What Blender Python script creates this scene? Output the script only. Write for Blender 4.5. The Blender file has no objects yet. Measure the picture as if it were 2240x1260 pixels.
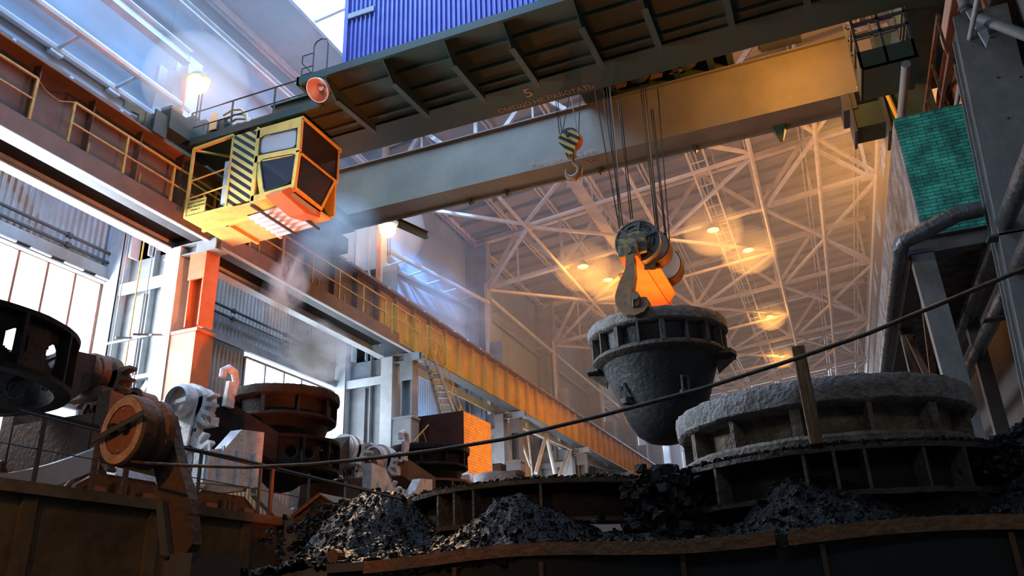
import bpy, math, random
import numpy as np
from mathutils import Matrix, Vector, noise as mnoise
random.seed(7)
PI = math.pi
S = bpy.context.scene
COL = S.collection
ZO = 1.7                      # eye height above the pit floor; all z below are measured from the eye

# ------------------------------------------------------------------ camera
FPX = 1727.56
yaw, pit, rol = [math.radians(v) for v in (-21.2506, 22.2987, -2.35548)]
FW = Vector((math.sin(yaw)*math.cos(pit), math.cos(yaw)*math.cos(pit), math.sin(pit)))
R0 = Vector((math.cos(yaw), -math.sin(yaw), 0)); U0 = R0.cross(FW)
RT = R0*math.cos(rol)+U0*math.sin(rol); UP = -R0*math.sin(rol)+U0*math.cos(rol)
cam = bpy.data.cameras.new('camera'); co = bpy.data.objects.new('camera', cam); COL.objects.link(co)
m = Matrix.Identity(4)
for i in range(3):
    m[i][0] = RT[i]; m[i][1] = UP[i]; m[i][2] = -FW[i]
m[2][3] = ZO
co.matrix_world = m
cam.sensor_width = 36; cam.lens = FPX*36/2240; cam.clip_end = 400; cam.clip_start = .05
S.camera = co
def ray(px, py): return RT*((px-1120)/FPX) - UP*((py-630)/FPX) + FW
def atX(px, py, x): d = ray(px, py); return tuple(d*(x/d[0]))
def atY(px, py, y): d = ray(px, py); return tuple(d*(y/d[1]))
def atZ(px, py, z): d = ray(px, py); return tuple(d*(z/d[2]))

# ------------------------------------------------------------------ view and light
S.view_settings.view_transform = 'Standard'; S.view_settings.look = 'None'
S.view_settings.exposure = 0.12; S.view_settings.gamma = 1.0; S.view_settings.use_curve_mapping = False
S.render.engine = 'CYCLES'
cy = S.cycles
cy.use_denoising = True
cy.max_bounces = 6; cy.diffuse_bounces = 3; cy.glossy_bounces = 3; cy.transmission_bounces = 4; cy.transparent_max_bounces = 8
cy.volume_bounces = 1; cy.sample_clamp_indirect = 4; cy.sample_clamp_direct = 12
cy.caustics_reflective = False; cy.caustics_refractive = False; cy.blur_glossy = 1.0
W = bpy.data.worlds.new('world'); S.world = W; W.use_nodes = True
W.node_tree.nodes['Background'].inputs[0].default_value = (.62, .8, 1, 1)
W.node_tree.nodes['Background'].inputs[1].default_value = 3.0

def light(name, kind, loc, energy, color, target=None, size=1, sizey=None, angle=None, blend=.3, radius=.1):
    L = bpy.data.lights.new(name, kind); o = bpy.data.objects.new(name, L); COL.objects.link(o)
    o.location = (loc[0], loc[1], loc[2]+ZO); L.energy = energy; L.color = color
    if kind == 'AREA':
        L.size = size
        if sizey: L.shape = 'RECTANGLE'; L.size_y = sizey
    if kind == 'SPOT': L.spot_size = math.radians(angle); L.spot_blend = blend
    if kind in ('SPOT', 'POINT'): L.shadow_soft_size = radius
    if target:
        d = Vector(target)-Vector(loc); o.rotation_euler = d.to_track_quat('-Z', 'Y').to_euler()
    return o
SOD = (1, .42, .065)
DAY = (.28, .56, 1)
# daylight: the glazed roof strip over the near bays and the glazed bands of the left wall
light('roof_glazing_daylight', 'AREA', (-10.5, 14, 24.2), 6800, DAY, (-10.5, 14, 0), 10, 24)
light('wall_glazing_daylight', 'AREA', (-19.6, 11.6, 8.1), 4800, (.8, .9, 1), (-10, 11.6, 7.3), 7.8, 2.6)
light('far_wall_glazing_daylight', 'AREA', (-19.6, 26, 7.6), 900, (.8, .9, 1), (-10, 26, 6.9), 7.6, 2.6)
light('aisle_daylight', 'AREA', (-19.6, 45, 6), 3200, (.8, .9, 1), (-10, 45, 5), 24, 3)
for p, q, e, a in (((-9, 20, 23.6), (-17.6, 33.5, 15.0), 85000, 22), ((-8.5, 4, 23.4), (-17.8, 9.5, 15.5), 11000, 34), ((-10, 8, 23.6), (-17.2, 14.5, 16), 9000, 16)):
    light('daylight_shaft', 'SPOT', p, e, (.14, .43, 1), q, angle=a, blend=.6, radius=.4)  # spots added at the glazing to strengthen the blue on wall and haze
light('daylight_shaft', 'SPOT', (-11.5, 18.3, 23.6), 16000, (.6, .8, 1), (-13.2, 18.6, 11.5), angle=17, blend=.7, radius=.3)  # spot added to brighten the smoke right of the cab
light('far_roof_glazing', 'AREA', (-7, 104, 21), 14000, (.7, .8, 1), (-9, 70, 6), 20, 4)  # unseen area light added to brighten the far end
# assumed glow of molten slag, unseen in the pit between foreground cars and platform
light('molten_slag_glow', 'SPOT', (-3.4, 12.2, -1.4), 12500, (1, .2, .03), (-15.3, 13.2, 11.2), angle=46, blend=.6, radius=.5)
light('sodium_lamp_between_girders', 'POINT', (.9, 17.15, 13.5), 520, SOD, radius=.3)  # unseen point without fixture, assumed for the gold light on the far girder
light('sodium_lamp_behind_crane', 'POINT', (2.8, 27, 14.2), 2600, SOD, radius=.3)  # assumed lamp, added unseen for the golden haze past the crane's right end
light('aisle_sodium_lamp', 'POINT', (-10.2, 31, 6.2), 420, SOD, radius=.2)  # point without fixture, added to brighten the kiosk and far web
light('aisle_sodium_lamp', 'POINT', (-9.5, 44, 9), 500, SOD, radius=.2)  # second added point, for the gold on the far web
light('yard_flood', 'SPOT', (-7.4, 10.6, 4.4), 2600, (1, .6, .28), (-4.5, 7.6, .6), angle=24, blend=.9, radius=.08)  # unseen spot added behind the heap for warm glints
light('yard_lamp', 'SPOT', (-5.0, -3, 5.5), 1100, SOD, (-6.4, 8, .4), angle=48, blend=1, radius=.15)  # unseen spot added to warm the platform wall, heap and drum
# fill light added behind the viewer to brighten the green bricks and near column
light('open_end_daylight', 'AREA', (1.8, -6, 10.5), 170, (.95, 1, .92), (3.2, 15, 8.5), 5, 3)

# ------------------------------------------------------------------ materials
MATS = {}
def mat(name, c1, c2=None, rough=.7, metal=0.0, scale=3.0, bump=0.0, emit=None, es=0, detail=6, thr=(.35, .65), spec=.4, bscale=None, stretch=None):
    M = bpy.data.materials.new(name); M.use_nodes = True; nt = M.node_tree; N = nt.nodes; Lk = nt.links
    b = N['Principled BSDF']; b.inputs['Roughness'].default_value = rough; b.inputs['Metallic'].default_value = metal
    b.inputs['Specular IOR Level'].default_value = spec
    b.inputs['Base Color'].default_value = (*c1, 1)
    tc = N.new('ShaderNodeTexCoord')
    src = tc.outputs['Object']
    if stretch:
        mp = N.new('ShaderNodeMapping'); mp.inputs['Scale'].default_value = stretch; Lk.new(src, mp.inputs[0]); src = mp.outputs[0]
    if c2:
        n = N.new('ShaderNodeTexNoise'); n.inputs['Scale'].default_value = scale; n.inputs['Detail'].default_value = detail
        n.inputs['Roughness'].default_value = .65
        r = N.new('ShaderNodeValToRGB'); r.color_ramp.elements[0].position = thr[0]; r.color_ramp.elements[1].position = thr[1]
        r.color_ramp.elements[0].color = (*c1, 1); r.color_ramp.elements[1].color = (*c2, 1)
        Lk.new(src, n.inputs[0]); Lk.new(n.outputs[0], r.inputs[0]); Lk.new(r.outputs[0], b.inputs['Base Color'])
    if bump:
        n2 = N.new('ShaderNodeTexNoise'); n2.inputs['Scale'].default_value = bscale or scale*4; n2.inputs['Detail'].default_value = 8
        bp = N.new('ShaderNodeBump'); bp.inputs['Strength'].default_value = bump; bp.inputs['Distance'].default_value = .05
        Lk.new(src, n2.inputs[0]); Lk.new(n2.outputs[0], bp.inputs['Height']); Lk.new(bp.outputs[0], b.inputs['Normal'])
    if emit:
        b.inputs['Emission Color'].default_value = (*emit, 1); b.inputs['Emission Strength'].default_value = es
    MATS[name] = M
    return M
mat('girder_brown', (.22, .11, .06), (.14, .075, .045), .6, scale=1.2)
mat('girder_ochre', (.72, .42, .05), (.5, .28, .03), .6, scale=.9)  # gold of the lamp light put into the far girder colour
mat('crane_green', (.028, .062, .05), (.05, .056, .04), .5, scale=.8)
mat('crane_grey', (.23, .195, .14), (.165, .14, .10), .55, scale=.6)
mat('rail_yellow', (.62, .36, .05), (.4, .2, .05), .5, scale=6)
mat('cab_yellow', (.72, .52, .12), (.5, .34, .09), .5, scale=3, thr=(.45, .75))
mat('steel_grey', (.3, .32, .34), (.2, .21, .22), .55, scale=1)
mat('column_white', (.62, .65, .68), (.45, .48, .5), .5, scale=1.2)
mat('column_red', (.66, .2, .08), (.5, .15, .07), .55, scale=2)  # orange glow on the columns put into their colour
mat('column_dark', (.14, .12, .12), (.1, .085, .08), .6, scale=1.5)
mat('truss_white', (.66, .6, .58), (.5, .43, .4), .55, scale=1.5)
mat('roof_deck', (.3, .26, .245), (.22, .19, .18), .8, scale=.4)
mat('roof_rib', (.13, .12, .12), None, .8)
mat('wall_panel', (.32, .39, .48), (.25, .31, .38), .8, scale=.25)  # part of the skylight's blue is put into this wall colour
mat('corrugated', (.42, .42, .42), (.34, .3, .26), .4, metal=.5, scale=.7)
mat('blue_shed', (.17, .2, .62), (.12, .14, .5), .35, metal=.2, scale=2)
mat('dark_iron', (.016, .016, .018), (.035, .026, .022), .8, spec=.2, scale=3, bump=.5)
mat('cast_iron', (.06, .056, .052), (.12, .10, .085), .65, scale=5, bump=.6, bscale=14)
mat('pot_dark', (.013, .019, .021), (.03, .036, .038), .5, scale=1.6, bump=.5, bscale=9)
mat('pot_crust', (.34, .32, .31), (.17, .15, .14), .85, scale=7, bump=1.0, bscale=22)
mat('pot_casting', (.24, .2, .17), (.12, .09, .065), .85, scale=6, bump=1.0, bscale=18)
mat('pot_brown', (.10, .062, .035), (.24, .19, .13), .75, scale=6, bump=.8, bscale=16)
mat('rust_brown', (.16, .075, .035), (.09, .05, .035), .8, scale=3, bump=.4)
mat('tan_steel', (.5, .33, .25), (.3, .2, .15), .7, scale=9, bump=.4)
mat('rust_dark', (.08, .04, .02), (.05, .03, .02), .8, scale=3, bump=.4)
mat('dark_red', (.05, .015, .01), (.03, .012, .008), .9, scale=3, spec=.1)  # kiosk front darkened in colour for the shade on that side
mat('lip_rust', (.2, .075, .02), (.09, .045, .02), .75, scale=5, bump=.4)
mat('rust_red', (.26, .085, .05), (.2, .08, .05), .75, scale=4, bump=.3)
mat('whitewash', (.62, .62, .64), (.4, .38, .38), .7, scale=5, bump=.3)
mat('black', (.012, .012, .012), None, .7)
mat('rope', (.02, .02, .02), None, .5, metal=.3)
mat('soot', (.010, .010, .011), (.022, .017, .014), .85, spec=.15, scale=3, bump=.5)
mat('rope_light', (.28, .28, .28), None, .5, metal=.3)
mat('cable', (.03, .022, .015), (.1, .07, .03), .5, scale=14)
mat('concrete', (.16, .11, .055), (.07, .05, .03), .9, scale=1.3, bump=.4, thr=(.35, .6))
mat('floor_dirt', (.05, .045, .04), (.03, .028, .025), .95, scale=2, bump=.4)
mat('wood', (.42, .25, .12), (.16, .09, .045), .85, scale=5, bump=.7, stretch=(6, 6, .6))
mat('slag', (.006, .005, .004), (.018, .014, .010), .38, scale=9, bump=1.0, bscale=38, spec=.14)
mat('slag_grey', (.03, .028, .025), (.01, .01, .01), .6, scale=12, bump=1.0, bscale=40, spec=.2)
mat('pipe_grey', (.16, .17, .18), (.09, .09, .095), .38, metal=.6, scale=4, bump=.6, bscale=9)
mat('steel_dark', (.07, .075, .08), (.05, .05, .055), .6, scale=1.5)
mat('column_near', (.17, .165, .155), (.12, .115, .11), .6, scale=2, bump=.15)
mat('hook_steel', (.3, .17, .08), (.18, .11, .06), .5, metal=.1, scale=6, bump=.2)
mat('polished_edge', (.6, .58, .55), None, .4, metal=.7)
mat('shield', (.62, .2, .07), (.5, .16, .06), .8, scale=2)  # orange of the melt light is part of this colour
mat('sheave', (.2, .21, .22), (.14, .14, .14), .45, metal=.4, scale=5)
mat('camo', (.3, .24, .1), (.1, .1, .09), .7, scale=9, thr=(.45, .52))
mat('melt', (.9, .3, .05), None, .6, emit=(1, .33, .05), es=11)
mat('lamp_sodium', (1, .6, .2), None, .5, emit=(1, .55, .1), es=7)
mat('lamp_big', (1, .7, .3), None, .5, emit=(1, .6, .2), es=14)
mat('lamp_off', (.75, .45, .36), None, .25, metal=.3)
mat('cloth', (.7, .7, .7), None, .8)
mat('text_paint', (.5, .24, .14), None, .7)
mat('text_white', (.5, .4, .32), None, .7)
mat('rubber', (.02, .02, .02), None, .6)
mat('ceramic', (.75, .55, .3), None, .5)

def glass(name, col, alpha=.35, rough=.05):
    M = bpy.data.materials.new(name); M.use_nodes = True; nt = M.node_tree
    b = nt.nodes['Principled BSDF']; b.inputs['Base Color'].default_value = (*col, 1); b.inputs['Roughness'].default_value = rough
    b.inputs['Alpha'].default_value = alpha; MATS[name] = M
glass('cab_glass', (.03, .035, .045), .75); glass('cab_glass_milky', (.42, .45, .47), .9, .3); glass('dusty_glass', (.9, .92, .95), .18, .5)

def brickmat(name, c1, c2, mort, sx, sy, bumpk=.6, wear=.8):
    M = bpy.data.materials.new(name); M.use_nodes = True; nt = M.node_tree; N = nt.nodes; Lk = nt.links
    b = N['Principled BSDF']; b.inputs['Roughness'].default_value = .7
    tc = N.new('ShaderNodeTexCoord'); sep = N.new('ShaderNodeSeparateXYZ'); Lk.new(tc.outputs['Object'], sep.inputs[0])
    add = N.new('ShaderNodeMath'); add.operation = 'ADD'; Lk.new(sep.outputs[0], add.inputs[0]); Lk.new(sep.outputs[1], add.inputs[1])
    cmb = N.new('ShaderNodeCombineXYZ'); Lk.new(add.outputs[0], cmb.inputs[0]); Lk.new(sep.outputs[2], cmb.inputs[1])
    br = N.new('ShaderNodeTexBrick'); br.inputs['Color1'].default_value = (*c1, 1); br.inputs['Color2'].default_value = (*c2, 1)
    br.inputs['Mortar'].default_value = (*mort, 1); br.inputs['Scale'].default_value = 1
    br.inputs['Brick Width'].default_value = sx; br.inputs['Row Height'].default_value = sy; br.inputs['Mortar Size'].default_value = .006
    br.inputs['Mortar Smooth'].default_value = .2; br.inputs['Bias'].default_value = 0
    nz = N.new('ShaderNodeTexNoise'); nz.inputs['Scale'].default_value = 2.2; nz.inputs['Detail'].default_value = 5; Lk.new(tc.outputs['Object'], nz.inputs[0])
    rp = N.new('ShaderNodeValToRGB'); rp.color_ramp.elements[0].position = .42; rp.color_ramp.elements[1].position = .58
    rp.color_ramp.elements[0].color = (.28, .3, .33, 1); rp.color_ramp.elements[1].color = (1, 1, 1, 1); Lk.new(nz.outputs[0], rp.inputs[0])
    mx = N.new('ShaderNodeMix'); mx.data_type = 'RGBA'; mx.blend_type = 'MULTIPLY'; mx.inputs[0].default_value = wear
    Lk.new(cmb.outputs[0], br.inputs['Vector']); Lk.new(br.outputs['Color'], mx.inputs[6]); Lk.new(rp.outputs[0], mx.inputs[7]); Lk.new(mx.outputs[2], b.inputs['Base Color'])
    bp = N.new('ShaderNodeBump'); bp.inputs['Strength'].default_value = bumpk; bp.inputs['Distance'].default_value = .02; bp.invert = True
    Lk.new(br.outputs['Fac'], bp.inputs['Height']); Lk.new(bp.outputs[0], b.inputs['Normal'])
    MATS[name] = M
brickmat('brick_green', (.07, .6, .4), (.05, .4, .3), (.008, .01, .01), .27, .078)
brickmat('brick_kiosk', (.95, .42, .05), (.8, .32, .04), (.16, .06, .01), .3, .12, wear=.2)  # orange lamp light put into the brick colour
brickmat('brick_grey', (.3, .28, .28), (.24, .23, .23), (.06, .06, .06), .27, .078)

def stripemat():
    M = bpy.data.materials.new('hazard_stripes'); M.use_nodes = True; nt = M.node_tree; N = nt.nodes; Lk = nt.links
    b = N['Principled BSDF']; b.inputs['Roughness'].default_value = .5
    tc = N.new('ShaderNodeTexCoord'); sep = N.new('ShaderNodeSeparateXYZ'); Lk.new(tc.outputs['Object'], sep.inputs[0])
    a = N.new('ShaderNodeMath'); a.operation = 'MULTIPLY_ADD'; a.inputs[1].default_value = .8; Lk.new(sep.outputs[0], a.inputs[0]); Lk.new(sep.outputs[2], a.inputs[2])
    k = N.new('ShaderNodeMath'); k.operation = 'MULTIPLY'; k.inputs[1].default_value = 4.1; Lk.new(a.outputs[0], k.inputs[0])
    f = N.new('ShaderNodeMath'); f.operation = 'FRACT'; Lk.new(k.outputs[0], f.inputs[0])
    g = N.new('ShaderNodeMath'); g.operation = 'GREATER_THAN'; g.inputs[1].default_value = .5; Lk.new(f.outputs[0], g.inputs[0])
    mx = N.new('ShaderNodeMix'); mx.data_type = 'RGBA'; Lk.new(g.outputs[0], mx.inputs[0])
    mx.inputs[6].default_value = (.02, .022, .03, 1); mx.inputs[7].default_value = (.75, .56, .16, 1); Lk.new(mx.outputs[2], b.inputs['Base Color'])
    MATS['hazard_stripes'] = M
stripemat()

# ------------------------------------------------------------------ mesh builder
class MB:
    def __init__(s): s.v = []; s.f = []
    def add(s, vs, fs):
        n = len(s.v); s.v += [tuple(p) for p in vs]; s.f += [tuple(i+n for i in f) for f in fs]; return s
    def hexa(s, p):
        return s.add(p, [(0, 3, 2, 1), (4, 5, 6, 7), (0, 1, 5, 4), (1, 2, 6, 5), (2, 3, 7, 6), (3, 0, 4, 7)])
    def box(s, x0, y0, z0, x1, y1, z1):
        return s.hexa([(x0, y0, z0), (x1, y0, z0), (x1, y1, z0), (x0, y1, z0), (x0, y0, z1), (x1, y0, z1), (x1, y1, z1), (x0, y1, z1)])
    def frame(s, p0, p1, up=(0, 0, 1)):
        p0 = Vector(p0); p1 = Vector(p1); d = (p1-p0); L = d.length; d = d/max(L, 1e-9); u = Vector(up)
        if abs(d.dot(u)) > .99: u = Vector((0, 1, 0)) if abs(d[1]) < .9 else Vector((1, 0, 0))
        r = d.cross(u).normalized(); u = r.cross(d).normalized()
        return p0, p1, d, r, u
    def bar(s, p0, p1, w, h, up=(0, 0, 1), off=(0, 0)):
        p0, p1, d, r, u = s.frame(p0, p1, up); o = r*off[0]+u*off[1]
        q = [-r*w/2-u*h/2, r*w/2-u*h/2, r*w/2+u*h/2, -r*w/2+u*h/2]
        return s.add([p0+o+a for a in q]+[p1+o+a for a in q], [(0, 1, 2, 3), (7, 6, 5, 4), (0, 4, 5, 1), (1, 5, 6, 2), (2, 6, 7, 3), (3, 7, 4, 0)])
    def ibeam(s, p0, p1, h, b, tf=.02, tw=.015, up=(0, 0, 1)):
        s.bar(p0, p1, b, tf, up, (0, h/2-tf/2)); s.bar(p0, p1, b, tf, up, (0, -h/2+tf/2)); return s.bar(p0, p1, tw, h-2*tf, up)
    def tube(s, p0, p1, r, n=10, r2=None, cap=True):
        p0, p1, d, a, b = s.frame(p0, p1); r2 = r if r2 is None else r2
        vs = []
        for k in range(n):
            t = 2*PI*k/n; e = a*math.cos(t)+b*math.sin(t); vs += [p0+e*r, p1+e*r2]
        fs = [(2*k, 2*k+1, 2*((k+1) % n)+1, 2*((k+1) % n)) for k in range(n)]
        if cap: fs += [tuple(2*k for k in range(n)), tuple(2*k+1 for k in reversed(range(n)))]
        return s.add(vs, fs)
    def path(s, pts, r, n=8):
        pts = [Vector(p) for p in pts]; vs = []; u = None
        for i, p in enumerate(pts):
            d = (pts[min(i+1, len(pts)-1)]-pts[max(i-1, 0)]).normalized()
            if u is None: u = Vector((0, 0, 1)) if abs(d[2]) < .95 else Vector((1, 0, 0))
            a = d.cross(u).normalized(); u = a.cross(d).normalized()
            rr = r[i] if isinstance(r, (list, tuple)) else r
            vs += [p+(a*math.cos(2*PI*k/n)+u*math.sin(2*PI*k/n))*rr for k in range(n)]
        fs = [(i*n+k, i*n+(k+1) % n, (i+1)*n+(k+1) % n, (i+1)*n+k) for i in range(len(pts)-1) for k in range(n)]
        fs += [tuple(reversed(range(n))), tuple((len(pts)-1)*n+k for k in range(n))]
        return s.add(vs, fs)
    def lathe(s, prof, c=(0, 0, 0), axis='z', n=48, a0=0, a1=2*PI, wob=None):
        full = abs(a1-a0-2*PI) < 1e-6; m = n if full else n+1; vs = []
        for j in range(m):
            t = a0+(a1-a0)*j/n
            for i, (r, z) in enumerate(prof):
                rr, zz = (r, z) if wob is None else wob(r, z, t)
                x, y = rr*math.cos(t), rr*math.sin(t)
                p = (x, y, zz) if axis == 'z' else ((x, zz, y) if axis == 'y' else (zz, x, y))
                vs.append((c[0]+p[0], c[1]+p[1], c[2]+p[2]))
        k = len(prof); fs = []
        for j in range(n):
            j2 = (j+1) % m
            for i in range(k-1): fs.append((j*k+i, j2*k+i, j2*k+i+1, j*k+i+1))
        return s.add(vs, fs)
    def prism(s, poly, ext):
        n = len(poly); e = Vector(ext); vs = [Vector(p) for p in poly]; vs += [p+e for p in vs]
        return s.add(vs, [tuple(reversed(range(n))), tuple(range(n, 2*n))]+[(k, (k+1) % n, n+(k+1) % n, n+k) for k in range(n)])
    def build(s, name, m, parent=None, smooth=False, props=None):
        o0 = Vector((0, 0, 0))
        if parent is not None:
            p = parent
            while p is not None: o0 += p.location; p = p.parent
            vs = [(a-o0[0], b-o0[1], c+ZO-o0[2]) for a, b, c in s.v]
        else:
            V = np.array(s.v); c = V.mean(0); o0 = Vector((float(c[0]), float(c[1]), float(V[:, 2].min()+ZO)))
            vs = [(a-o0[0], b-o0[1], c_+ZO-o0[2]) for a, b, c_ in s.v]
        me = bpy.data.meshes.new(name); me.from_pydata(vs, [], s.f); me.materials.append(MATS[m])
        me.update()
        if smooth:
            me.polygons.foreach_set('use_smooth', [True]*len(me.polygons)); me.set_sharp_from_angle(angle=math.radians(38))
        o = bpy.data.objects.new(name, me); COL.objects.link(o)
        if parent is not None: o.parent = parent
        else: o.location = o0
        if props: 
            for k, v in props.items(): o[k] = v
        return o
def tag(o, label=None, cat=None, group=None, kind=None):
    if label: o['label'] = label
    if cat: o['category'] = cat
    if group: o['group'] = group
    if kind: o['kind'] = kind
    return o
def thing(name, loc, label=None, cat=None, group=None, kind=None):
    o = bpy.data.objects.new(name, None); COL.objects.link(o); o.location = (loc[0], loc[1], loc[2]+ZO); o.empty_display_size = .2
    return tag(o, label, cat, group, kind)
def kids(o): return [c for c in COL.objects if c.parent == o]
def dup(o, loc=None, label=None, parent=None):
    c = o.copy(); COL.objects.link(c); c.parent = parent
    if loc: c.location = (loc[0], loc[1], loc[2]+ZO)
    if label: c['label'] = label
    for ch in kids(o): dup(ch, parent=c)
    return c
def struct(mb, name, m, smooth=False):
    return tag(mb.build(name, m, smooth=smooth), kind='structure')
def fbm(x, y, z=0, o=4):
    return mnoise.fractal(Vector((x, y, z)), 1.0, 2.0, o)

# ================================================================== THE SETTING
XW = -19.2; XU = -18.35; XR = 5.2
def ztop(x): return 20.9+.1*(x+17.9)
def zbot(x): return 17.9+.1*(x+17.1)
NX = [-17.9+2.78*k for k in range(9)]
TY = [28, 40, 52, 64, 76, 88, 100]
b = MB(); b.box(-9.0, -8, -2.0, XR, 112, -1.7); struct(b, 'floor', 'floor_dirt')
# raised track platform on the left: retaining wall with coping, track bed on top
b = MB(); b.box(-21, -4, -1.7, -9.0, 112, 1.52); b.box(-9.12, -4, 1.52, -8.88, 13.2, 1.66); b.box(-21, -4, 1.52, -9.12, 112, 1.56)
for k in range(9): b.box(-9.0, -3+k*1.95, -1.6, -8.955, -2.85+k*1.95+.05, 1.5)
struct(b, 'wall_track_platform', 'concrete')
# corrugated cladding as folded sheet
def corr(b, y0, y1, z0, z1, x, pitch=.2, amp=.03):
    n = max(2, int((y1-y0)/(pitch/4))); vs = []; sq = [-.9, .9, .9, -.9]
    for i in range(n+1):
        y = y0+(y1-y0)*i/n; dx = amp*(1 if (i//2) % 2 else -1)
        vs += [(x+dx, y, z0), (x+dx, y, z1)]
    b.add(vs, [(2*i, 2*i+1, 2*i+3, 2*i+2) for i in range(n)])
b = MB()
corr(b, 2, 112, 9.55, 14.3, XW)                       # above the glazing
for y0, y1 in ((15.65, 22.1), (30.0, 33.5)): corr(b, y0, y1, 1.5, 9.55, XW)
corr(b, 57, 112, 1.5, 9.55, XW)
corr(b, 2, 7.6, 1.5, 9.55, XW)
corr(b, 7.6, 15.65, 5.75, 6.7, XW); corr(b, 22.1, 30, 1.5, 6.2, XW); corr(b, 33.5, 57, 7.6, 9.55, XW); corr(b, 33.5, 57, 1.5, 4.4, XW)
struct(b, 'wall_left', 'corrugated')
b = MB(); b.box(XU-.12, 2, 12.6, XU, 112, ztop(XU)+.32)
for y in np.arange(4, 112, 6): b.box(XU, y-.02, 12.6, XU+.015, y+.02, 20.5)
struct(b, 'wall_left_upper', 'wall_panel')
b = MB()
b.box(XR, -8, -1.7, XR+.2, 38, 24)
b.box(XR, 38, -1.7, XR+.2, 112, 20.4); b.box(XR, 38, 21.6, XR+.2, 112, 24)
for y0, y1 in ((38, 38.4), (41.6, 47.0), (49.3, 55.5), (56.4, 58.5), (60.6, 76), (79.5, 112)): b.box(XR, y0, 20.4, XR+.2, y1, 21.6)
for y0, y1, z in ((39.6, 39.75, 20.4), (40.4, 41.6, 21.2), (47.8, 47.95, 20.4), (60, 60.6, 21.0), (77, 78.3, 20.4)): b.box(XR, y0, z, XR+.2, y1, z+.4 if z > 20.5 else 21.6)
struct(b, 'wall_right', 'roof_rib')
b = MB(); b.box(-21, 112, -1.7, XR, 112.3, 24); struct(b, 'wall_far', 'wall_panel')
b = MB(); b.box(-21, -8.3, -1.7, XR+.2, -8, 25); b.box(-21, -8, 12, -20.9, 4, 24); b.box(-21.0, -8, -1.7, -20.9, 4, 12); struct(b, 'wall_near', 'steel_dark')
# roof deck with transverse ribs; the strip over the near bays is glazed
b = MB()
def deck(x0, x1, y0, y1, t=.1):
    b.hexa([(x0, y0, ztop(x0)+.3), (x1, y0, ztop(x1)+.3), (x1, y1, ztop(x1)+.3), (x0, y1, ztop(x0)+.3),
            (x0, y0, ztop(x0)+.3+t), (x1, y0, ztop(x1)+.3+t), (x1, y1, ztop(x1)+.3+t), (x0, y1, ztop(x0)+.3+t)])
deck(-21, -15.6, -8, 112); deck(-15.6, XR+.2, 26, 112); deck(-5.4, XR+.2, -8, 26); deck(-15.6, -5.4, -8, 2)
struct(b, 'ceiling', 'roof_deck')
b = MB()
for k, y in enumerate(np.arange(27.2, 111, 1.5)):
    b.hexa([(XU, y-.05, ztop(XU)+.1), (XR, y-.05, ztop(XR)+.1), (XR, y+.05, ztop(XR)+.1), (XU, y+.05, ztop(XU)+.1),
            (XU, y-.09, ztop(XU)+.3), (XR, y-.09, ztop(XR)+.3), (XR, y+.09, ztop(XR)+.3), (XU, y+.09, ztop(XU)+.3)])
struct(b, 'ceiling_rib', 'roof_rib')
b = MB()
for x in (-15.55, -13.0, -10.5, -8.0, -5.45): b.bar((x, 2, ztop(x)+.3), (x, 26, ztop(x)+.3), .14, .3)
for y in (2.1, 8, 14, 20, 25.9): b.bar((-15.6, y, ztop(-15.6)+.35), (-5.4, y, ztop(-5.4)+.35), .12, .2)
struct(b, 'ceiling_glazing_frame', 'column_white')

# windows of the left wall: frame, mullions, dusty panes
def window(n, y0, y1, z0, z1, step, x=XW, red=False, mid=False):
    w = MB(); t = .09
    for z in (z0, z1): w.box(x-.05, y0, z-t/2, x+.07, y1, z+t/2)
    k = int(round((y1-y0)/step))
    for i in range(k+1):
        y = y0+(y1-y0)*i/k; w.box(x-.04, y-.035, z0, x+.06, y+.035, z1)
    if mid: w.box(x-.03, y0, z0+(z1-z0)*.5-.02, x+.03, y1, z0+(z1-z0)*.5+.02)
    f = struct(w, 'window_%d' % n, 'rust_red' if red else 'steel_grey')
    f['kind'] = 'structure'
    p = MB(); p.box(x-.02, y0, z0, x-.012, y1, z1); p.build('pane', 'dusty_glass', f)
window(1, 7.65, 15.6, 6.72, 9.5, .9, red=True); window(2, 22.1, 30, 6.2, 9.0, 1.1); window(3, 7.65, 15.6, 1.6, 5.7, 1.3, mid=True)
window(4, 33.5, 57, 4.4, 7.6, 2.1, mid=True)
# header girt, then solid white blocks coloured as bright gaps over the glazing
b = MB()
b.bar((XW+.22, 4, 9.78), (XW+.22, 16.2, 9.78), .12, .34); b.bar((XW+.12, 4, 9.5), (XW+.12, 16.2, 9.5), .3, .05)
b.bar((XW+.22, 18, 9.28), (XW+.22, 31, 9.28), .12, .3); b.bar((XW+.22, 15.6, 7.5), (XW+.22, 18, 7.5), .12, .25)
b.bar((XW+.22, 4, 6.2), (XW+.22, 16.2, 6.2), .1, .3); b.bar((XW+.2, 31, 8), (XW+.2, 100, 8), .12, .3)
struct(b, 'trim_1', 'steel_grey')
b = MB()
for y in np.arange(7.8, 15.4, 1.05): b.box(XW+.1, y, 9.515, XW+.36, y+.62, 9.56)
struct(b, 'trim_2', 'column_white')

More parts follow.
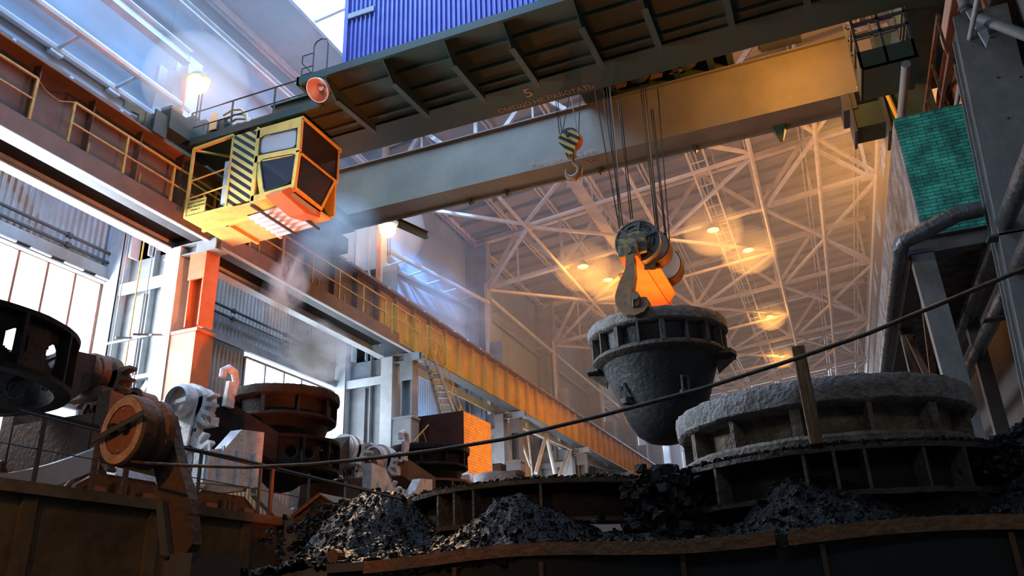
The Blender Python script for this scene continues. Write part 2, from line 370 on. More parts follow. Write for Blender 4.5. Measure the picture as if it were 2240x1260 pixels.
# ================================================================== ROOF STEEL
MEM = MB
def truss(y, lab, detail=True):
    t = thing('roof_truss', (-17.1, y, zbot(-17.1)), lab, 'roof truss', 'roof trusses across the hall')
    b = MB(); b.bar((-17.1, y, zbot(-17.1)), (4.9, y, zbot(4.9)), .12, .2, off=(.09, 0)); b.bar((-17.1, y, zbot(-17.1)), (4.9, y, zbot(4.9)), .12, .2, off=(-.09, 0))
    b.build('bottom_chord', 'truss_white', t)
    b = MB(); b.ibeam((-17.9, y, ztop(-17.9)), (4.9, y, ztop(4.9)), .3, .34, .04, .04); b.build('top_chord', 'truss_white', t)
    for k, x in enumerate(NX[1:], 1):
        b = MB(); b.ibeam((x, y, zbot(x)), (x, y, ztop(x)), .14, .16, .03, .03, up=(0, 1, 0)) if k % 2 == 0 else b.bar((x, y, zbot(x)), (x, y, ztop(x)), .08, .08)
        b.build('vertical', 'truss_white', t)
    for k in range(8):
        a, c = NX[k], NX[k+1]
        b = MB()
        if k % 2 == 0: b.ibeam((a if k else -17.2, y, zbot(a)), (c, y, ztop(c)), .15, .2, .03, .03, up=(0, 1, 0))
        else: b.ibeam((a, y, ztop(a)), (c, y, zbot(c)), .15, .2, .03, .03, up=(0, 1, 0))
        b.build('diagonal', 'truss_white', t)
    for k in (2, 4, 6, 8):
        x = NX[k]; b = MB(); b.box(x-.35, y-.2, zbot(x)-.14, x+.35, y+.2, zbot(x)-.1); b.build('gusset_plate', 'truss_white', t)
    return t
TL = ['pale steel roof truss nearest behind the crane girders', 'pale steel roof truss whose left end meets the column beside the blue haze',
      'pale steel roof truss second behind the crane, just above the hanging slag pot rim', 'pale steel roof truss third behind the crane, beside the hanging slag pot',
      'pale steel roof truss fourth behind the crane, low above the wooden post', 'pale steel roof truss next to last towards the far wall', 'pale steel roof truss closest to the far wall']
t0 = truss(TY[0], TL[0])
for y, l in zip(TY[1:], TL[1:]): dup(t0, (-17.1, y, zbot(-17.1)), l)
# purlins: paired channels along the hall over every truss node
PL = ['along the left wall head', 'second from the left wall', 'third from the left wall', 'fourth from the left wall', 'over the hanging slag pot', 'fifth from the right wall',
      'fourth from the right wall', 'second from the right wall', 'along the right wall head']
for x, l in zip(NX, PL):
    b = MB(); z = ztop(x)+.12
    for s in (-.11, .11): b.bar((x+s, 24 if x > -17 and x < -5.4 else 2, z), (x+s, 111, z), .07, .24)
    tag(b.build('roof_purlin', 'truss_white'), 'paired pale purlin channels running down the hall, '+l, 'purlin', 'roof purlins')
# bottom-chord ties and diagonal braces
BR = [(NX[2], 'left tie'), (NX[4]+.3, 'middle tie'), (-.95, 'tie right of the lamps'), (1.95, 'tie third from right'), (4.7, 'rightmost tie')]
for x, l in BR:
    b = MB(); z = zbot(x)-.2; b.tube((x, 28, z), (x, 111, z), .11 if x > -2 else .09, 8)
    tag(b.build('roof_tie', 'truss_white', smooth=True), 'round pale steel tie tube at truss chord level, '+l, 'tie tube', 'roof tie tubes')
b0 = None
for i, y in enumerate(TY[:-1]):
    pass
BL = ['in the bay behind the crane', 'in the bay beside the blue haze', 'in the bay over the hanging pot rim', 'in the bay beside the hanging pot', 'in the bay over the wooden post', 'in the bay before the far wall']
br0 = thing('roof_brace', (-12.3, 28, zbot(-12.3)-.2), 'pale tubular cross bracing at chord level '+BL[0], 'bracing', 'roof cross bracing')
for (xa, ya), (xb, yb) in [((-17.1, 28), (-12.3, 33.8)), ((-17.1, 40), (-12.3, 34.2)), ((-.95, 28), (1.95, 33.8)), ((-.95, 40), (1.95, 34.2)), ((4.7, 28.4), (1.95, 33.8)), ((4.7, 39.6), (1.95, 34.2)),
                           ((-6.5, 40), (-.95, 34.2)), ((-6.5, 34), (-.95, 34)), ((-6.5, 28), (-.95, 33.8)), ((-12.3, 34), (-6.5, 34)), ((-12.3, 34.2), (-6.5, 40)), ((-12.3, 33.8), (-6.5, 28))]:
    b = MB(); b.bar((xa, ya, zbot(xa)-.15), (xb, yb, zbot(xb)-.15), .17, .14); b.build('brace', 'truss_white', br0)
for y, l in zip(TY[1:-1], BL[1:]): dup(br0, (-12.3, y, zbot(-12.3)-.2), 'pale tubular cross bracing at chord level '+l)
# catwalk ladder along the lamps, horizontal between trusses
cw = thing('roof_catwalk', (-3.2, 28, zbot(-3.2)), 'narrow ladder-like steel catwalk running down the roof beside the lamp row', 'catwalk')
for x in (-3.7, -2.95):
    b = MB(); b.bar((x, 28, zbot(x)-.02), (x, 108, zbot(x)-.02), .09, .16); b.build('side_rail', 'truss_white', cw)
for y in np.arange(28.6, 108, 1.2): b = MB(); b.bar((-3.7, y, zbot(-3.7)), (-2.95, y, zbot(-2.95)), .05, .04); b.build('rung', 'truss_white', cw)
b = MB()
for x in (-3.9, -2.75):
    b.bar((x, 28, zbot(x)+1.0), (x, 108, zbot(x)+1.0), .04, .04)
    for y in np.arange(28.6, 108, 3): b.bar((x, y, zbot(x)), (x, y, zbot(x)+1.0), .035, .035)
b.build('handrail', 'steel_grey', cw)
# second inspection walk high on the trusses behind the hoist, left
cw = thing('roof_catwalk', (-8.8, 40, zbot(-8.8)), 'steel inspection walk with railings above the two lamps left of the hoist ropes', 'catwalk')
b = MB(); b.bar((-9.0, 28, zbot(-9)+.1), (-9.0, 70, zbot(-9)+.1), .6, .06); b.build('deck', 'truss_white', cw)
b = MB()
for x in (-9.35, -8.65):
    for h in (.5, 1.0): b.bar((x, 28, zbot(x)+h), (x, 70, zbot(x)+h), .04, .04)
    for y in np.arange(28.6, 70, 1.7): b.bar((x, y, zbot(x)), (x, y, zbot(x)+1.0), .035, .035)
b.build('handrail', 'truss_white', cw)
# wall rail ladders between the upper columns on the left
for i, (ya, yb, za, zb, l) in enumerate([(4, 16, 15.25, 15.25, 'above the near handrail, upper left corner'), (28.2, 40, 15.5, 16.95, 'below the second sodium lamp'), (40.3, 52, 17.3, 17.1, 'just right of the blue haze'),
                                        (52.3, 64, 17.1, 17.0, 'left of the hanging pot'), (64.3, 76, 17.0, 17.0, 'beside the foot of the hanging pot')]):
    t = thing('wall_bracing', (-17.1, ya, za), 'pale pair of eave rails joined by short struts, '+l, 'bracing', 'eave rails with struts')
    b = MB(); b.tube((-17.1, ya, za), (-17.1, yb, zb), .12, 8); b.build('inner_rail', 'column_white', t, True)
    b = MB(); b.tube((-18.2, ya, za-.05), (-18.2, yb, zb-.05), .12, 8); b.build('outer_rail', 'column_white', t, True)
    n = 6
    for k in range(1, n):
        q = k/n; y = ya+(yb-ya)*q; z = za+(zb-za)*q; b = MB(); b.bar((-17.1, y, z), (-18.2, y+.1, z-.05), .09, .07)
        b.box(-18.32, y-.1, z-.25, -18.14, y+.3, z-.03) if i == 0 else None
        b.build('strut', 'column_white', t)
b = MB(); b.ibeam((-17.1, 3, 17.1), (-17.1, 15.7, 17.1), .5, .32, .04, .03); tag(b.build('eave_beam', 'column_white'), 'wide white eave beam ending above the blazing lamp at upper left', 'beam')
b = MB(); b.ibeam((-17.5, 3, 19.4), (-17.5, 27.7, 19.4), .3, .25, .03, .03); tag(b.build('eave_beam', 'column_white'), 'slim pale beam high on the upper left wall over the wide white one', 'beam')

# ================================================================== LEFT COLUMNS
def column(y, lab, red=False, zt=None, dark=False):
    zt = zt or zbot(-17.1)+3.25
    t = thing('hall_column', (-17.2, y, 1.5), lab, 'column', 'hall columns along the left track')
    c = 'steel_grey' if dark else 'column_white'; cr = 'column_red' if red else ('column_dark' if dark else 'steel_grey')
    b = MB(); b.ibeam((-15.62, y, 7.6), (-15.62, y, 9.9), .5, .55, .04, .03, up=(1, 0, 0)); b.box(-15.92, y-.3, 9.0, -15.34, y-.24, 9.85)
    b.build('crane_leg_head', cr, t)
    b = MB(); b.box(-16.22, y-.34, 1.5, -15.35, y+.34, 7.45); b.box(-16.25, y-.36, 7.4, -15.3, y+.36, 7.5); b.build('crane_leg', cr, t)
    b = MB(); b.box(-16.78, y-.38, 1.5, -16.28, y-.33, 10.1); b.box(-16.28, y-.38, 1.5, -16.24, y+.3, 10.1); b.box(-16.8, y-.3, 1.5, -16.76, y+.3, 10.1); b.build('inner_flange', c, t)
    b = MB(); b.box(-18.5, y-.02, 1.5, -16.28, y+.02, 14.5); 
    b.box(-17.42, y-.2, 5, -17.38, y+.2, 10.6); b.box(-17.7, y-.15, 5, -17.66, y+.1, 9)
    b.build('web_plate', 'steel_grey', t)
    b = MB(); b.box(-19.02, y-.42, 1.5, -18.5, y-.36, 15.6); b.box(-18.56, y-.4, 1.5, -18.5, y+.3, 15.6); b.box(-19.02, y+.26, 1.5, -18.5, y+.3, 15.6); b.build('outer_leg', c, t)
    b = MB(); b.box(-18.5, y-.34, 9.0, -16.8, y-.28, 9.35); b.box(-18.5, y-.36, 6.3, -16.8, y-.2, 6.42); b.bar((-18.4, y-.2, 4.2), (-16.9, y-.2, 6.2), .16, .16); b.build('tie_plate', c, t)
    b = MB(); b.ibeam((-16.9, y-.1, 9.98), (-15.0, y-.1, 9.98), .34, .5, .03, .03); b.box(-15.7, y-.34, 9.8, -15.0, y-.3, 10.14); b.build('corbel', 'steel_grey', t)
    b = MB(); b.box(-18.3, y-.35, 10.2, -18.22, y+.35, zt); b.box(-18.22, y-.02, 10.2, -17.1, y+.02, zt); b.box(-17.12, y-.3, 10.2, -17.04, y+.3, zt)
    b.box(-17.7, y-.2, 10.2, -17.66, y+.02, zbot(-17.1)-.2); b.build('upper_shaft', c, t)
    b = MB(); b.box(-17.18, y-.36, 10.2, -16.98, y-.3, min(zt-.6, zbot(-17.1)+.2)); b.build('upper_flange', 'column_red' if y < 30 else 'truss_white', t)
    return t
CL = ['tall steel column with sunlit white flange and orange-red crane leg, left of the striped cab', 'grey steel column carrying the runway beside the steep stair',
      'dark steel column right of the orange brick kiosk', 'pale steel column left under the hanging pot with tubular braces beside it', 'small pale column under the far runway next to the hanging pot',
      'far column where the runway meets the slag heap', 'far column almost hidden behind the slag heap', 'farthest column by the end wall']
c0 = column(16, CL[0], True, 17.2); c1 = column(28, CL[1])
c2 = column(40, CL[2], dark=True)
for y, l in zip((52, 64, 76, 88, 100), CL[3:]): dup(c2, (-17.2, y, 1.5), l)

# ================================================================== LEFT RUNWAY
rw = thing('crane_runway', (-15.7, 4, 9.9), 'long ochre and rust-red crane runway girder with stiffener ribs and railings along the left columns', 'crane runway')
XG = -15.6
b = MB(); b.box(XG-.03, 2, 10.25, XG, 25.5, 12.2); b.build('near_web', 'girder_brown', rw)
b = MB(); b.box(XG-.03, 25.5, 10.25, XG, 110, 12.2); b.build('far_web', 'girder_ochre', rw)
b = MB(); b.box(XG-.35, 2, 12.2, XG+.33, 110, 12.26); b.build('top_flange', 'girder_brown', rw)
b = MB(); b.box(XG-.3, 2, 10.2, XG+.28, 110, 10.25); b.build('bottom_flange', 'steel_dark', rw)
b = MB(); b.box(XG+.28, 2, 10.1, XG+.32, 26.5, 10.62); b.build('near_edge_plate', 'girder_brown', rw)
b = MB(); b.box(XG+.24, 2, 10.075, XG+.36, 27.5, 10.1); b.build('lower_edge_strip', 'column_white', rw)
b = MB(); b.box(-16.9, 2, 10.2, -16.86, 110, 10.6); b.box(-16.95, 2, 10.12, -16.6, 27.8, 10.16); b.build('brake_beam', 'column_white', rw)
b = MB(); b.box(-16.86, 2, 10.5, XG-.31, 27, 10.54); b.build('soffit_plate', 'black', rw)  # black sheet added for the shade under the runway
b = MB(); b.bar((XG-.1, 2, 12.4), (XG-.1, 110, 12.4), .1, .16); b.bar((XG-.1, 2, 12.3), (XG-.1, 110, 12.3), .2, .05); b.build('crane_rail', 'girder_brown', rw)
st = None
ys = [y for y in np.arange(4, 110, 1.5)]
for k, y in enumerate(ys):
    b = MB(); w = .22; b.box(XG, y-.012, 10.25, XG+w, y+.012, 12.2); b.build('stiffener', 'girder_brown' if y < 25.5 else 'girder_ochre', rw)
# top safety rail
b = MB(); b.bar((XG-.3, 2, 12.78), (XG-.3, 110, 12.78), .05, .05); b.build('top_rail', 'girder_brown', rw)
for y in np.arange(3.3, 110, 1.55):
    b = MB(); b.box(XG-.33, y-.02, 12.26, XG-.27, y+.02, 12.78); pp = b.build('rail_post', 'steel_grey', rw)
    b = MB(); b.box(XG-.34, y-.04, 12.66, XG-.2, y+.04, 12.74); b.build('insulator', 'column_white', pp)
# yellow walkway railing on the near lower ledge
def rail_run(y0, y1, ztp=11.72, x=XG+.3, steps=(1.55), col='rail_yellow'):
    h = ztp-10.6
    b = MB(); b.bar((x, y0, ztp), (x, y1, ztp), .055, .055); b.build('handrail', col, rw)
    b = MB(); b.bar((x, y0, ztp-h*.5), (x, y1, ztp-h*.5), .04, .04); b.build('mid_rail', col, rw)
    n = max(1, int(round((y1-y0)/steps)))
    for i in range(n+1):
        y = y0+(y1-y0)*i/n
        b = MB(); b.box(x-.03, y-.03, 10.62, x+.03, y+.03, ztp); b.build('post', col, rw)
        if i < n: b = MB(); b.box(x-.3, y+.75, 10.62, x-.26, y+.79, ztp-h*.55); b.build('kick_post', col, rw)
rail_run(4.0, 9.9); rail_run(10.9, 25.4)
b = MB()
for x in (XG+.3,):
    for y0, y1 in ((25.9, 28.2), (28.9, 30.4)):
        b.bar((x, y0, 11.72), (x, y1, 11.72), .05, .05); b.bar((x, y0, 11.16), (x, y1, 11.16), .04, .04)
        for y in (y0, (y0+y1)/2, y1): b.box(x-.03, y-.03, 10.4, x+.03, y+.03, 11.72)
b.build('gate_railing', 'rail_yellow', rw)
b = MB(); pts = [(XG+.3, 9.9, 11.72), (XG+.3, 10.15, 11.55), (XG+.3, 10.5, 11.5), (XG+.3, 10.9, 11.72)]; b.path(pts, .012, 6); b.build('chain', 'rail_yellow', rw)
# braced under-girder ties seen between the columns and the wall
bl = thing('under_runway_brace', (-18.5, 11, 11.2), 'steel tie and fanned gusset struts under the runway at the far left', 'bracing')
b = MB(); b.bar((-18.6, 4, 11.25), (-16.9, 15.1, 10.6), .1, .16); b.build('tie', 'steel_grey', bl)
b = MB(); b.bar((-18.0, 13.0, 11.15), (-19.0, 11.2, 12.6), .14, .3); b.build('strut', 'steel_grey', bl)
b = MB(); b.bar((-18.0, 13.0, 11.1), (-16.9, 11.5, 10.7), .14, .3); b.build('strut', 'steel_grey', bl)
b = MB(); b.box(-18.4, 12.6, 11.0, -17.6, 14.4, 11.04); b.build('gusset_plate', 'column_white', bl)
b2 = dup(bl, (-18.5, 23.4, 11.2), 'steel tie and fanned gusset struts under the runway above the drifting smoke')

# wall pipes
for x, z, l in ((-18.98, 10.42, 'upper one'), (-18.98, 10.12, 'lower one')):
    t = thing('wall_pipe', (x, 4, z), 'dark horizontal pipe along the corrugated left wall, '+l+' of the pair', 'pipe', 'pipe pair on the left wall')
    b = MB(); b.tube((x, 2, z), (x, 30, z), .05, 8); b.build('pipe', 'steel_dark', t, True)
    for y in (14.1, 16.2, 21.0, 24.0): b = MB(); b.tube((x, y, z), (x, y+.14, z), .09, 8); b.build('flange', 'steel_dark', t, True)
# three thin vertical drop lines at the first column
for x, l, m_, r in ((-17.95, 'bluish one nearest the outer leg', 'steel_grey', .02), (-17.35, 'yellow one in the middle', 'rail_yellow', .022), (-16.95, 'pale one nearest the sunlit flange', 'steel_grey', .018)):
    b = MB(); b.tube((x, 15.3, 3), (x, 15.3, 11), r, 6); tag(b.build('drop_pipe', m_), 'thin vertical drop pipe in the sunlit column bay, '+l, 'pipe', 'drop pipes at the first column')
b = MB(); b.bar((-18.1, 15.28, 7.35), (-16.5, 15.28, 7.35), .05, .06); b.bar((-17.4, 14.9, 7.3), (-17.1, 15.6, 7.45), .05, .05); b.bar((-16.8, 14.9, 7.3), (-16.5, 15.6, 7.45), .05, .05)
tag(b.build('pipe_bracket', 'steel_grey'), 'thin horizontal bracket holding the three drop pipes', 'bracket')

def each(name, m, parent, makers, smooth=False):
    out = []
    for fn in makers:
        b = MB(); fn(b); out.append(b.build(name, m, parent, smooth))
    return out
def textobj(body, m, parent, origin, xdir, ydir, size, name='painted_text'):
    cu = bpy.data.curves.new(name, 'FONT'); cu.body = body; cu.size = size; cu.extrude = .0015; cu.align_x = 'CENTER'; cu.align_y = 'CENTER'
    cu.materials.append(MATS[m])
    o = bpy.data.objects.new(name, cu); COL.objects.link(o); o.parent = parent
    x = Vector(xdir).normalized(); z = x.cross(Vector(ydir)).normalized(); y = z.cross(x)
    M = Matrix.Identity(4)
    for i in range(3): M[i][0] = x[i]; M[i][1] = y[i]; M[i][2] = z[i]
    off = parent.location if parent else Vector((0, 0, 0))
    for i in range(3): M[i][3] = origin[i]-off[i]+(ZO if i == 2 else 0)
    o.matrix_local = M
    me = bpy.data.meshes.new_from_object(o); me.materials.clear(); me.materials.append(MATS[m])
    n = bpy.data.objects.new(name, me); COL.objects.link(n); n.parent = parent; n.matrix_local = M; bpy.data.objects.remove(o); return n

# ================================================================== OVERHEAD CRANE
cr = thing('overhead_crane', (-6, 18, 12.5), 'huge green travelling crane with two box girders, walkway brackets and blue corrugated shed', 'overhead crane')
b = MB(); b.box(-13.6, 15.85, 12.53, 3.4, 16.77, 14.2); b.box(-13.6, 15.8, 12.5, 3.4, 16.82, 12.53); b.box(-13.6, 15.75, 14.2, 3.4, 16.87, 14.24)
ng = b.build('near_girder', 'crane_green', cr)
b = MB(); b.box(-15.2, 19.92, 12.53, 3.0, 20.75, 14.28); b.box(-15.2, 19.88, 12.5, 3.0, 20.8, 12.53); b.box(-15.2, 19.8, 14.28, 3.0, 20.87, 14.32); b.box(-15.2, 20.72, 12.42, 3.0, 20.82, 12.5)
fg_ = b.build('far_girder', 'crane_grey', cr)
each('girder_lug', 'crane_green', cr, [lambda b, x=x, s=s: b.hexa([(x-.03*s, 20.75, 12.5-.3*s), (x+.03*s, 20.75, 12.5-.3*s), (x+.03*s, 20.8, 12.5-.3*s), (x-.03*s, 20.8, 12.5-.3*s), (x-.12*s, 20.6, 12.5), (x+.12*s, 20.6, 12.5), (x+.12*s, 21.0, 12.5), (x-.12*s, 21.0, 12.5)])
     for x, s in ((-9.4, .6), (-8.1, .6), (-5.0, .6), (-2.1, .6), (.3, 1.5))])
each('crane_rail', 'steel_dark', cr, [lambda b, y=y, z=z: b.box(-13.5, y-.05, z, 3, y+.05, z+.14) for y, z in ((16.5, 14.24), (20.2, 14.32))])
# walkway platform on brackets
b = MB(); b.box(-10.75, 13.45, 12.58, 3.4, 15.85, 12.62); b.box(-15.3, 14.45, 12.58, -10.75, 15.85, 12.62); b.build('platform_plate', 'crane_green', cr)
b = MB(); b.box(-10.8, 13.38, 12.5, 3.4, 13.46, 12.72); b.box(-10.82, 13.38, 12.5, -10.74, 14.5, 12.72); b.box(-15.3, 14.4, 12.5, -10.8, 14.48, 12.72); b.build('platform_edge', 'crane_green', cr)
each('platform_stringer', 'crane_green', cr, [lambda b, y=y, x=x: b.box(x, y-.02, 12.5, 3.4, y+.02, 12.58) for y, x in ((14.1, -10.7), (14.85, -13), (15.45, -13))])
def bracket(b, x):
    b.prism([(x-.012, 13.46, 12.58), (x-.012, 13.46, 12.5), (x-.012, 13.95, 12.14), (x-.012, 15.85, 12.3), (x-.012, 15.85, 12.58)], (.024, 0, 0))
    b.bar((x, 13.97, 12.135), (x, 15.85, 12.295), .15, .02)
each('bracket', 'crane_green', cr, [lambda b, x=x: bracket(b, x) for x in (-10.0, -8.35, -6.7, -5.2, -3.5, -2.05, -.35, 1.3, 2.7)])
# blue equipment shed
b = MB(); n = 97; vs = []
for i in range(n*4+1):
    x = -9.4+(12.6)*i/(n*4); a = .028 if (i//2) % 2 else -.028
    vs += [(x, 13.44+a, 12.72), (x, 13.44+a, 15.6)]
b.add(vs, [(2*i, 2*i+2, 2*i+3, 2*i+1) for i in range(n*4)]); 
vs = []
for i in range(41):
    y = 13.44+2.2*i/40; a = .028 if (i//2) % 2 else -.028
    vs += [(-9.4+a, y, 12.72), (-9.4+a, y, 15.6)]
b.add(vs, [(2*i, 2*i+2, 2*i+3, 2*i+1) for i in range(40)]); b.box(-9.3, 13.5, 12.75, 3.1, 15.6, 15.5)
sh = b.build('equipment_shed', 'blue_shed', cr)
b = MB(); b.box(-9.47, 13.38, 12.72, -9.36, 13.46, 15.6); b.build('corner_trim', 'blue_shed', sh)
b = MB(); b.box(-9.35, 13.37, 14.05, -8.6, 13.4, 14.2); b.build('head_strip', 'column_white', sh)
# crane walkway railing at the left end
def crane_rail(x0, x1, y, n):
    b = MB(); b.tube((x0, y, 13.62), (x1, y, 13.62), .022, 6); b.build('walkway_handrail', 'crane_green', cr)
    b = MB(); b.tube((x0, y, 13.1), (x1, y, 13.1), .018, 6); b.build('walkway_mid_rail', 'crane_green', cr)
    each('walkway_post', 'crane_green', cr, [lambda b, x=x0+(x1-x0)*i/n: b.box(x-.02, y-.02, 12.6, x+.02, y+.02, 13.62) for i in range(n+1)])
crane_rail(-15.25, -10.9, 14.44, 3)
each('ladder_hoop', 'crane_green', cr, [lambda b, x=x, h=h: b.path([(x, 13.4, 12.65), (x, 13.4, h), (x+.06, 13.4, h+.12), (x+.22, 13.4, h+.17), (x+.38, 13.4, h+.1), (x+.42, 13.4, h-.05), (x+.42, 13.4, 12.65)], .018, 6) for x, h in ((-10.35, 13.55),)])
each('ladder_loop', 'crane_green', cr, [lambda b, z=z: b.path([(-10.35, 13.4, z), (-10.7, 13.42, z+.02), (-10.85, 13.6, z-.03), (-10.78, 13.95, z-.12), (-10.5, 14.2, z-.2)], .015, 6) for z in (13.35, 12.95, 12.75)])
# left end carriage with wheels, buffers and electrical gear
b = MB(); b.box(-16.0, 13.6, 12.62, -15.15, 21.4, 13.25); b.box(-15.95, 14.9, 13.25, -15.2, 16.9, 13.7); b.box(-15.2, 15.7, 12.7, -13.4, 16.8, 13.9)
ec = b.build('end_carriage', 'crane_green', cr)
each('wheel', 'steel_dark', ec, [lambda b, y=y: b.tube((-15.82, y, 12.83), (-15.5, y, 12.83), .34, 20) for y in (13.7, 15.3, 19.4, 21.0)], True)
each('buffer', 'crane_green', ec, [lambda b, z=z, l=l: b.bar((-15.95, 13.6, z), (-16.1, 13.6-l, z+.03), .1, .2) for z, l in ((13.15, .75), (12.85, .5), (12.7, .4))])
each('wheel_guard', 'crane_green', ec, [lambda b, x=x: b.box(x, 13.15, 12.25, x+.05, 13.6, 12.95) for x in (-15.85, -15.6, -15.25)])
each('electrical_box', 'steel_dark', ec, [lambda b, q=q: b.box(*q) for q in ((-15.7, 14.5, 13.25, -15.25, 15.0, 13.6), (-14.9, 14.7, 12.65, -14.3, 15.3, 13.35), (-14.1, 14.9, 12.65, -13.7, 15.4, 13.1), (-16, 14.0, 13.25, -15.6, 14.4, 13.75))])
each('cabinet_door', 'ceramic', ec, [lambda b: b.box(-14.75, 14.62, 13.0, -14.5, 14.66, 13.55)])
each('cable_loop', 'ceramic', ec, [lambda b, k=k: b.path([(-14.35, 14.7+.1*k, 13.45-.09*k), (-14.0, 14.65+.1*k, 13.5-.09*k), (-13.65, 14.62+.1*k, 13.4-.1*k), (-13.42, 14.6+.1*k, 13.15-.08*k), (-13.35, 14.6+.1*k, 12.75)], .035, 8) for k in range(5)], True)
each('hanging_box', 'crane_green', cr, [lambda b, q=q: b.box(*q) for q in ((-15.3, 18.6, 12.2, -14.3, 20.0, 12.62), (-14.2, 19.0, 12.05, -13.5, 20.3, 12.5), (-15.0, 20.3, 11.85, -14.4, 21.3, 12.4))])
each('carriage_arm', 'crane_green', cr, [lambda b: b.ibeam((-12.1, 20.8, 12.3), (-11.7, 22.1, 12.3), .25, .2)])
each('upright', 'crane_green', cr, [lambda b, x=x: b.box(x, 17.3, 13.2, x+.2, 17.6, 13.9) for x in (-12.8, -12.2, -11.2)])
# right end: hanging inspection cage, end boxes, brace
b = MB(); b.box(2.25, 16.95, 11.2, 3.42, 17.0, 11.68); b.box(2.25, 16.95, 11.2, 3.42, 18.3, 11.24); b.box(2.22, 16.95, 11.2, 2.27, 18.3, 11.7); rc = b.build('service_cage', 'crane_green', cr)
each('cage_post', 'steel_dark', rc, [lambda b, x=x, y=y: b.box(x-.03, y-.03, 11.24, x+.03, y+.03, 13.6) for x, y in ((2.25, 16.98), (2.8, 16.98), (3.38, 16.98), (2.25, 18.2), (2.8, 18.2), (3.38, 18.2))])
each('cage_rail', 'steel_dark', rc, [lambda b, y=y, z=z: b.box(2.25, y-.03, z, 3.4, y+.03, z+.06) for y in (16.98, 18.2) for z in (12.1, 12.45, 12.9, 13.3)])
each('cage_side_rail', 'steel_dark', rc, [lambda b, z=z, x=x: b.box(x, 17, z, x+.05, 18.3, z+.06) for z in (12.1, 12.6) for x in (2.24, 3.36)])
each('end_box', 'crane_green', cr, [lambda b, q=q: b.box(*q) for q in ((2.15, 19.9, 11.42, 2.9, 20.75, 12.1), (3.0, 19.95, 11.25, 4.1, 20.9, 12.5))])
each('end_box_frame', 'steel_dark', cr, [lambda b, q=q: b.box(*q) for q in ((2.1, 19.85, 11.3, 2.17, 20.8, 12.5), (2.88, 19.85, 11.1, 2.96, 20.9, 12.5), (1.95, 19.87, 12.0, 2.3, 20.8, 12.5))])
b = MB(); b.box(3.4, 13.4, 12.5, 4.25, 21.6, 13.5); b.box(3.0, 15.8, 12.6, 3.5, 16.8, 14.2); b.box(3.0, 19.9, 12.6, 4.6, 20.8, 14.3); b.build('end_carriage', 'crane_green', cr)
each('end_brace', 'girder_ochre', cr, [lambda b: b.tube((2.95, 19.8, 12.9), (3.25, 19.8, 10.6), .06, 8), lambda b: b.tube((2.4, 19.82, 12.55), (3.0, 19.82, 12.95), .06, 8), lambda b: b.tube((3.0, 19.8, 12.9), (3.3, 19.8, 13.6), .06, 8)])
# painted writing
textobj('5', 'text_paint', cr, (-5.62, 16.2, 12.492), (1, 0, 0), (0, -1, 0), .5)
textobj('СМЕЩО НЕ РАБОТАТЬ', 'text_paint', cr, (-5.3, 16.62, 12.492), (1, 0, 0), (0, -1, 0), .24)
textobj('ЧЕЙ РАБОТАЕТ СНЕД', 'text_paint', cr, (-5.9, 19.87, 12.66), (-1, 0, .0), (0, 0, -1), .2)
textobj('35', 'text_paint', cr, (-5.15, 20.2, 12.49), (1, 0, 0), (0, -1, 0), .35)
textobj('О ООСОТ  8О', 'text_white', cr, (2.3, 20.3, 12.49), (-1, 0, 0), (0, 1, 0), .16)
textobj('ТИМОН УЗИТ', 'text_paint', cr, (2.35, 20.55, 12.49), (-1, 0, 0), (0, 1, 0), .17)

# ------------------------------------------------------------------ operator cab
cb = thing('operator_cab', (-13, 14.3, 10.1), 'yellow crane operator cab with black hazard stripes, grey windows and small railed balcony', 'operator cab')
Y0 = 14.3
# cabin shell: frame members round the panes, tapered lower nose
b = MB()
def fr(b, pts, w=.09, d=.06):
    for i in range(len(pts)): b.bar(pts[i], pts[(i+1) % len(pts)], w, d, up=(0, 1, .01))
F = {'a': (-12.63, Y0, 12.22), 'b': (-11.3, Y0, 12.1), 'c': (-11.3, Y0, 11.2), 'd': (-12.63, Y0, 11.36), 'e': (-11.36, Y0+.03, 10.15), 'f': (-12.5, Y0+.03, 10.12)}
b.bar((-12.68, Y0, 12.1), (-11.26, Y0, 12.08), .07, .3, up=(0, 0, 1)); b.bar((-12.68, Y0, 11.3), (-11.26, Y0, 11.2), .07, .2)
b.bar((-12.64, Y0, 12.2), (-12.64, Y0, 10.05), .1, .07, up=(0, 1, 0)); b.bar((-11.3, Y0, 12.2), (-11.3, Y0, 11.15), .1, .1, up=(0, 1, 0)); b.bar((-11.3, Y0, 11.2), (-11.38, Y0, 10.1), .1, .1, up=(0, 1, 0))
b.bar((-12.6, Y0+.01, 11.2), (-12.32, Y0+.01, 10.1), .16, .05, up=(0, 1, 0)); b.bar((-12.68, Y0, 10.1), (-11.3, Y0, 10.15), .07, .2)
b.box(-12.68, Y0, 12.2, -11.24, 16.1, 12.27); b.box(-12.7, Y0, 10.05, -12.66, 16.0, 12.2); b.box(-12.68, 15.96, 10.1, -11.3, 16.02, 12.2); b.box(-12.66, Y0+.05, 10.02, -11.4, 16, 10.07)
b.build('cabin_shell', 'cab_yellow', cb)
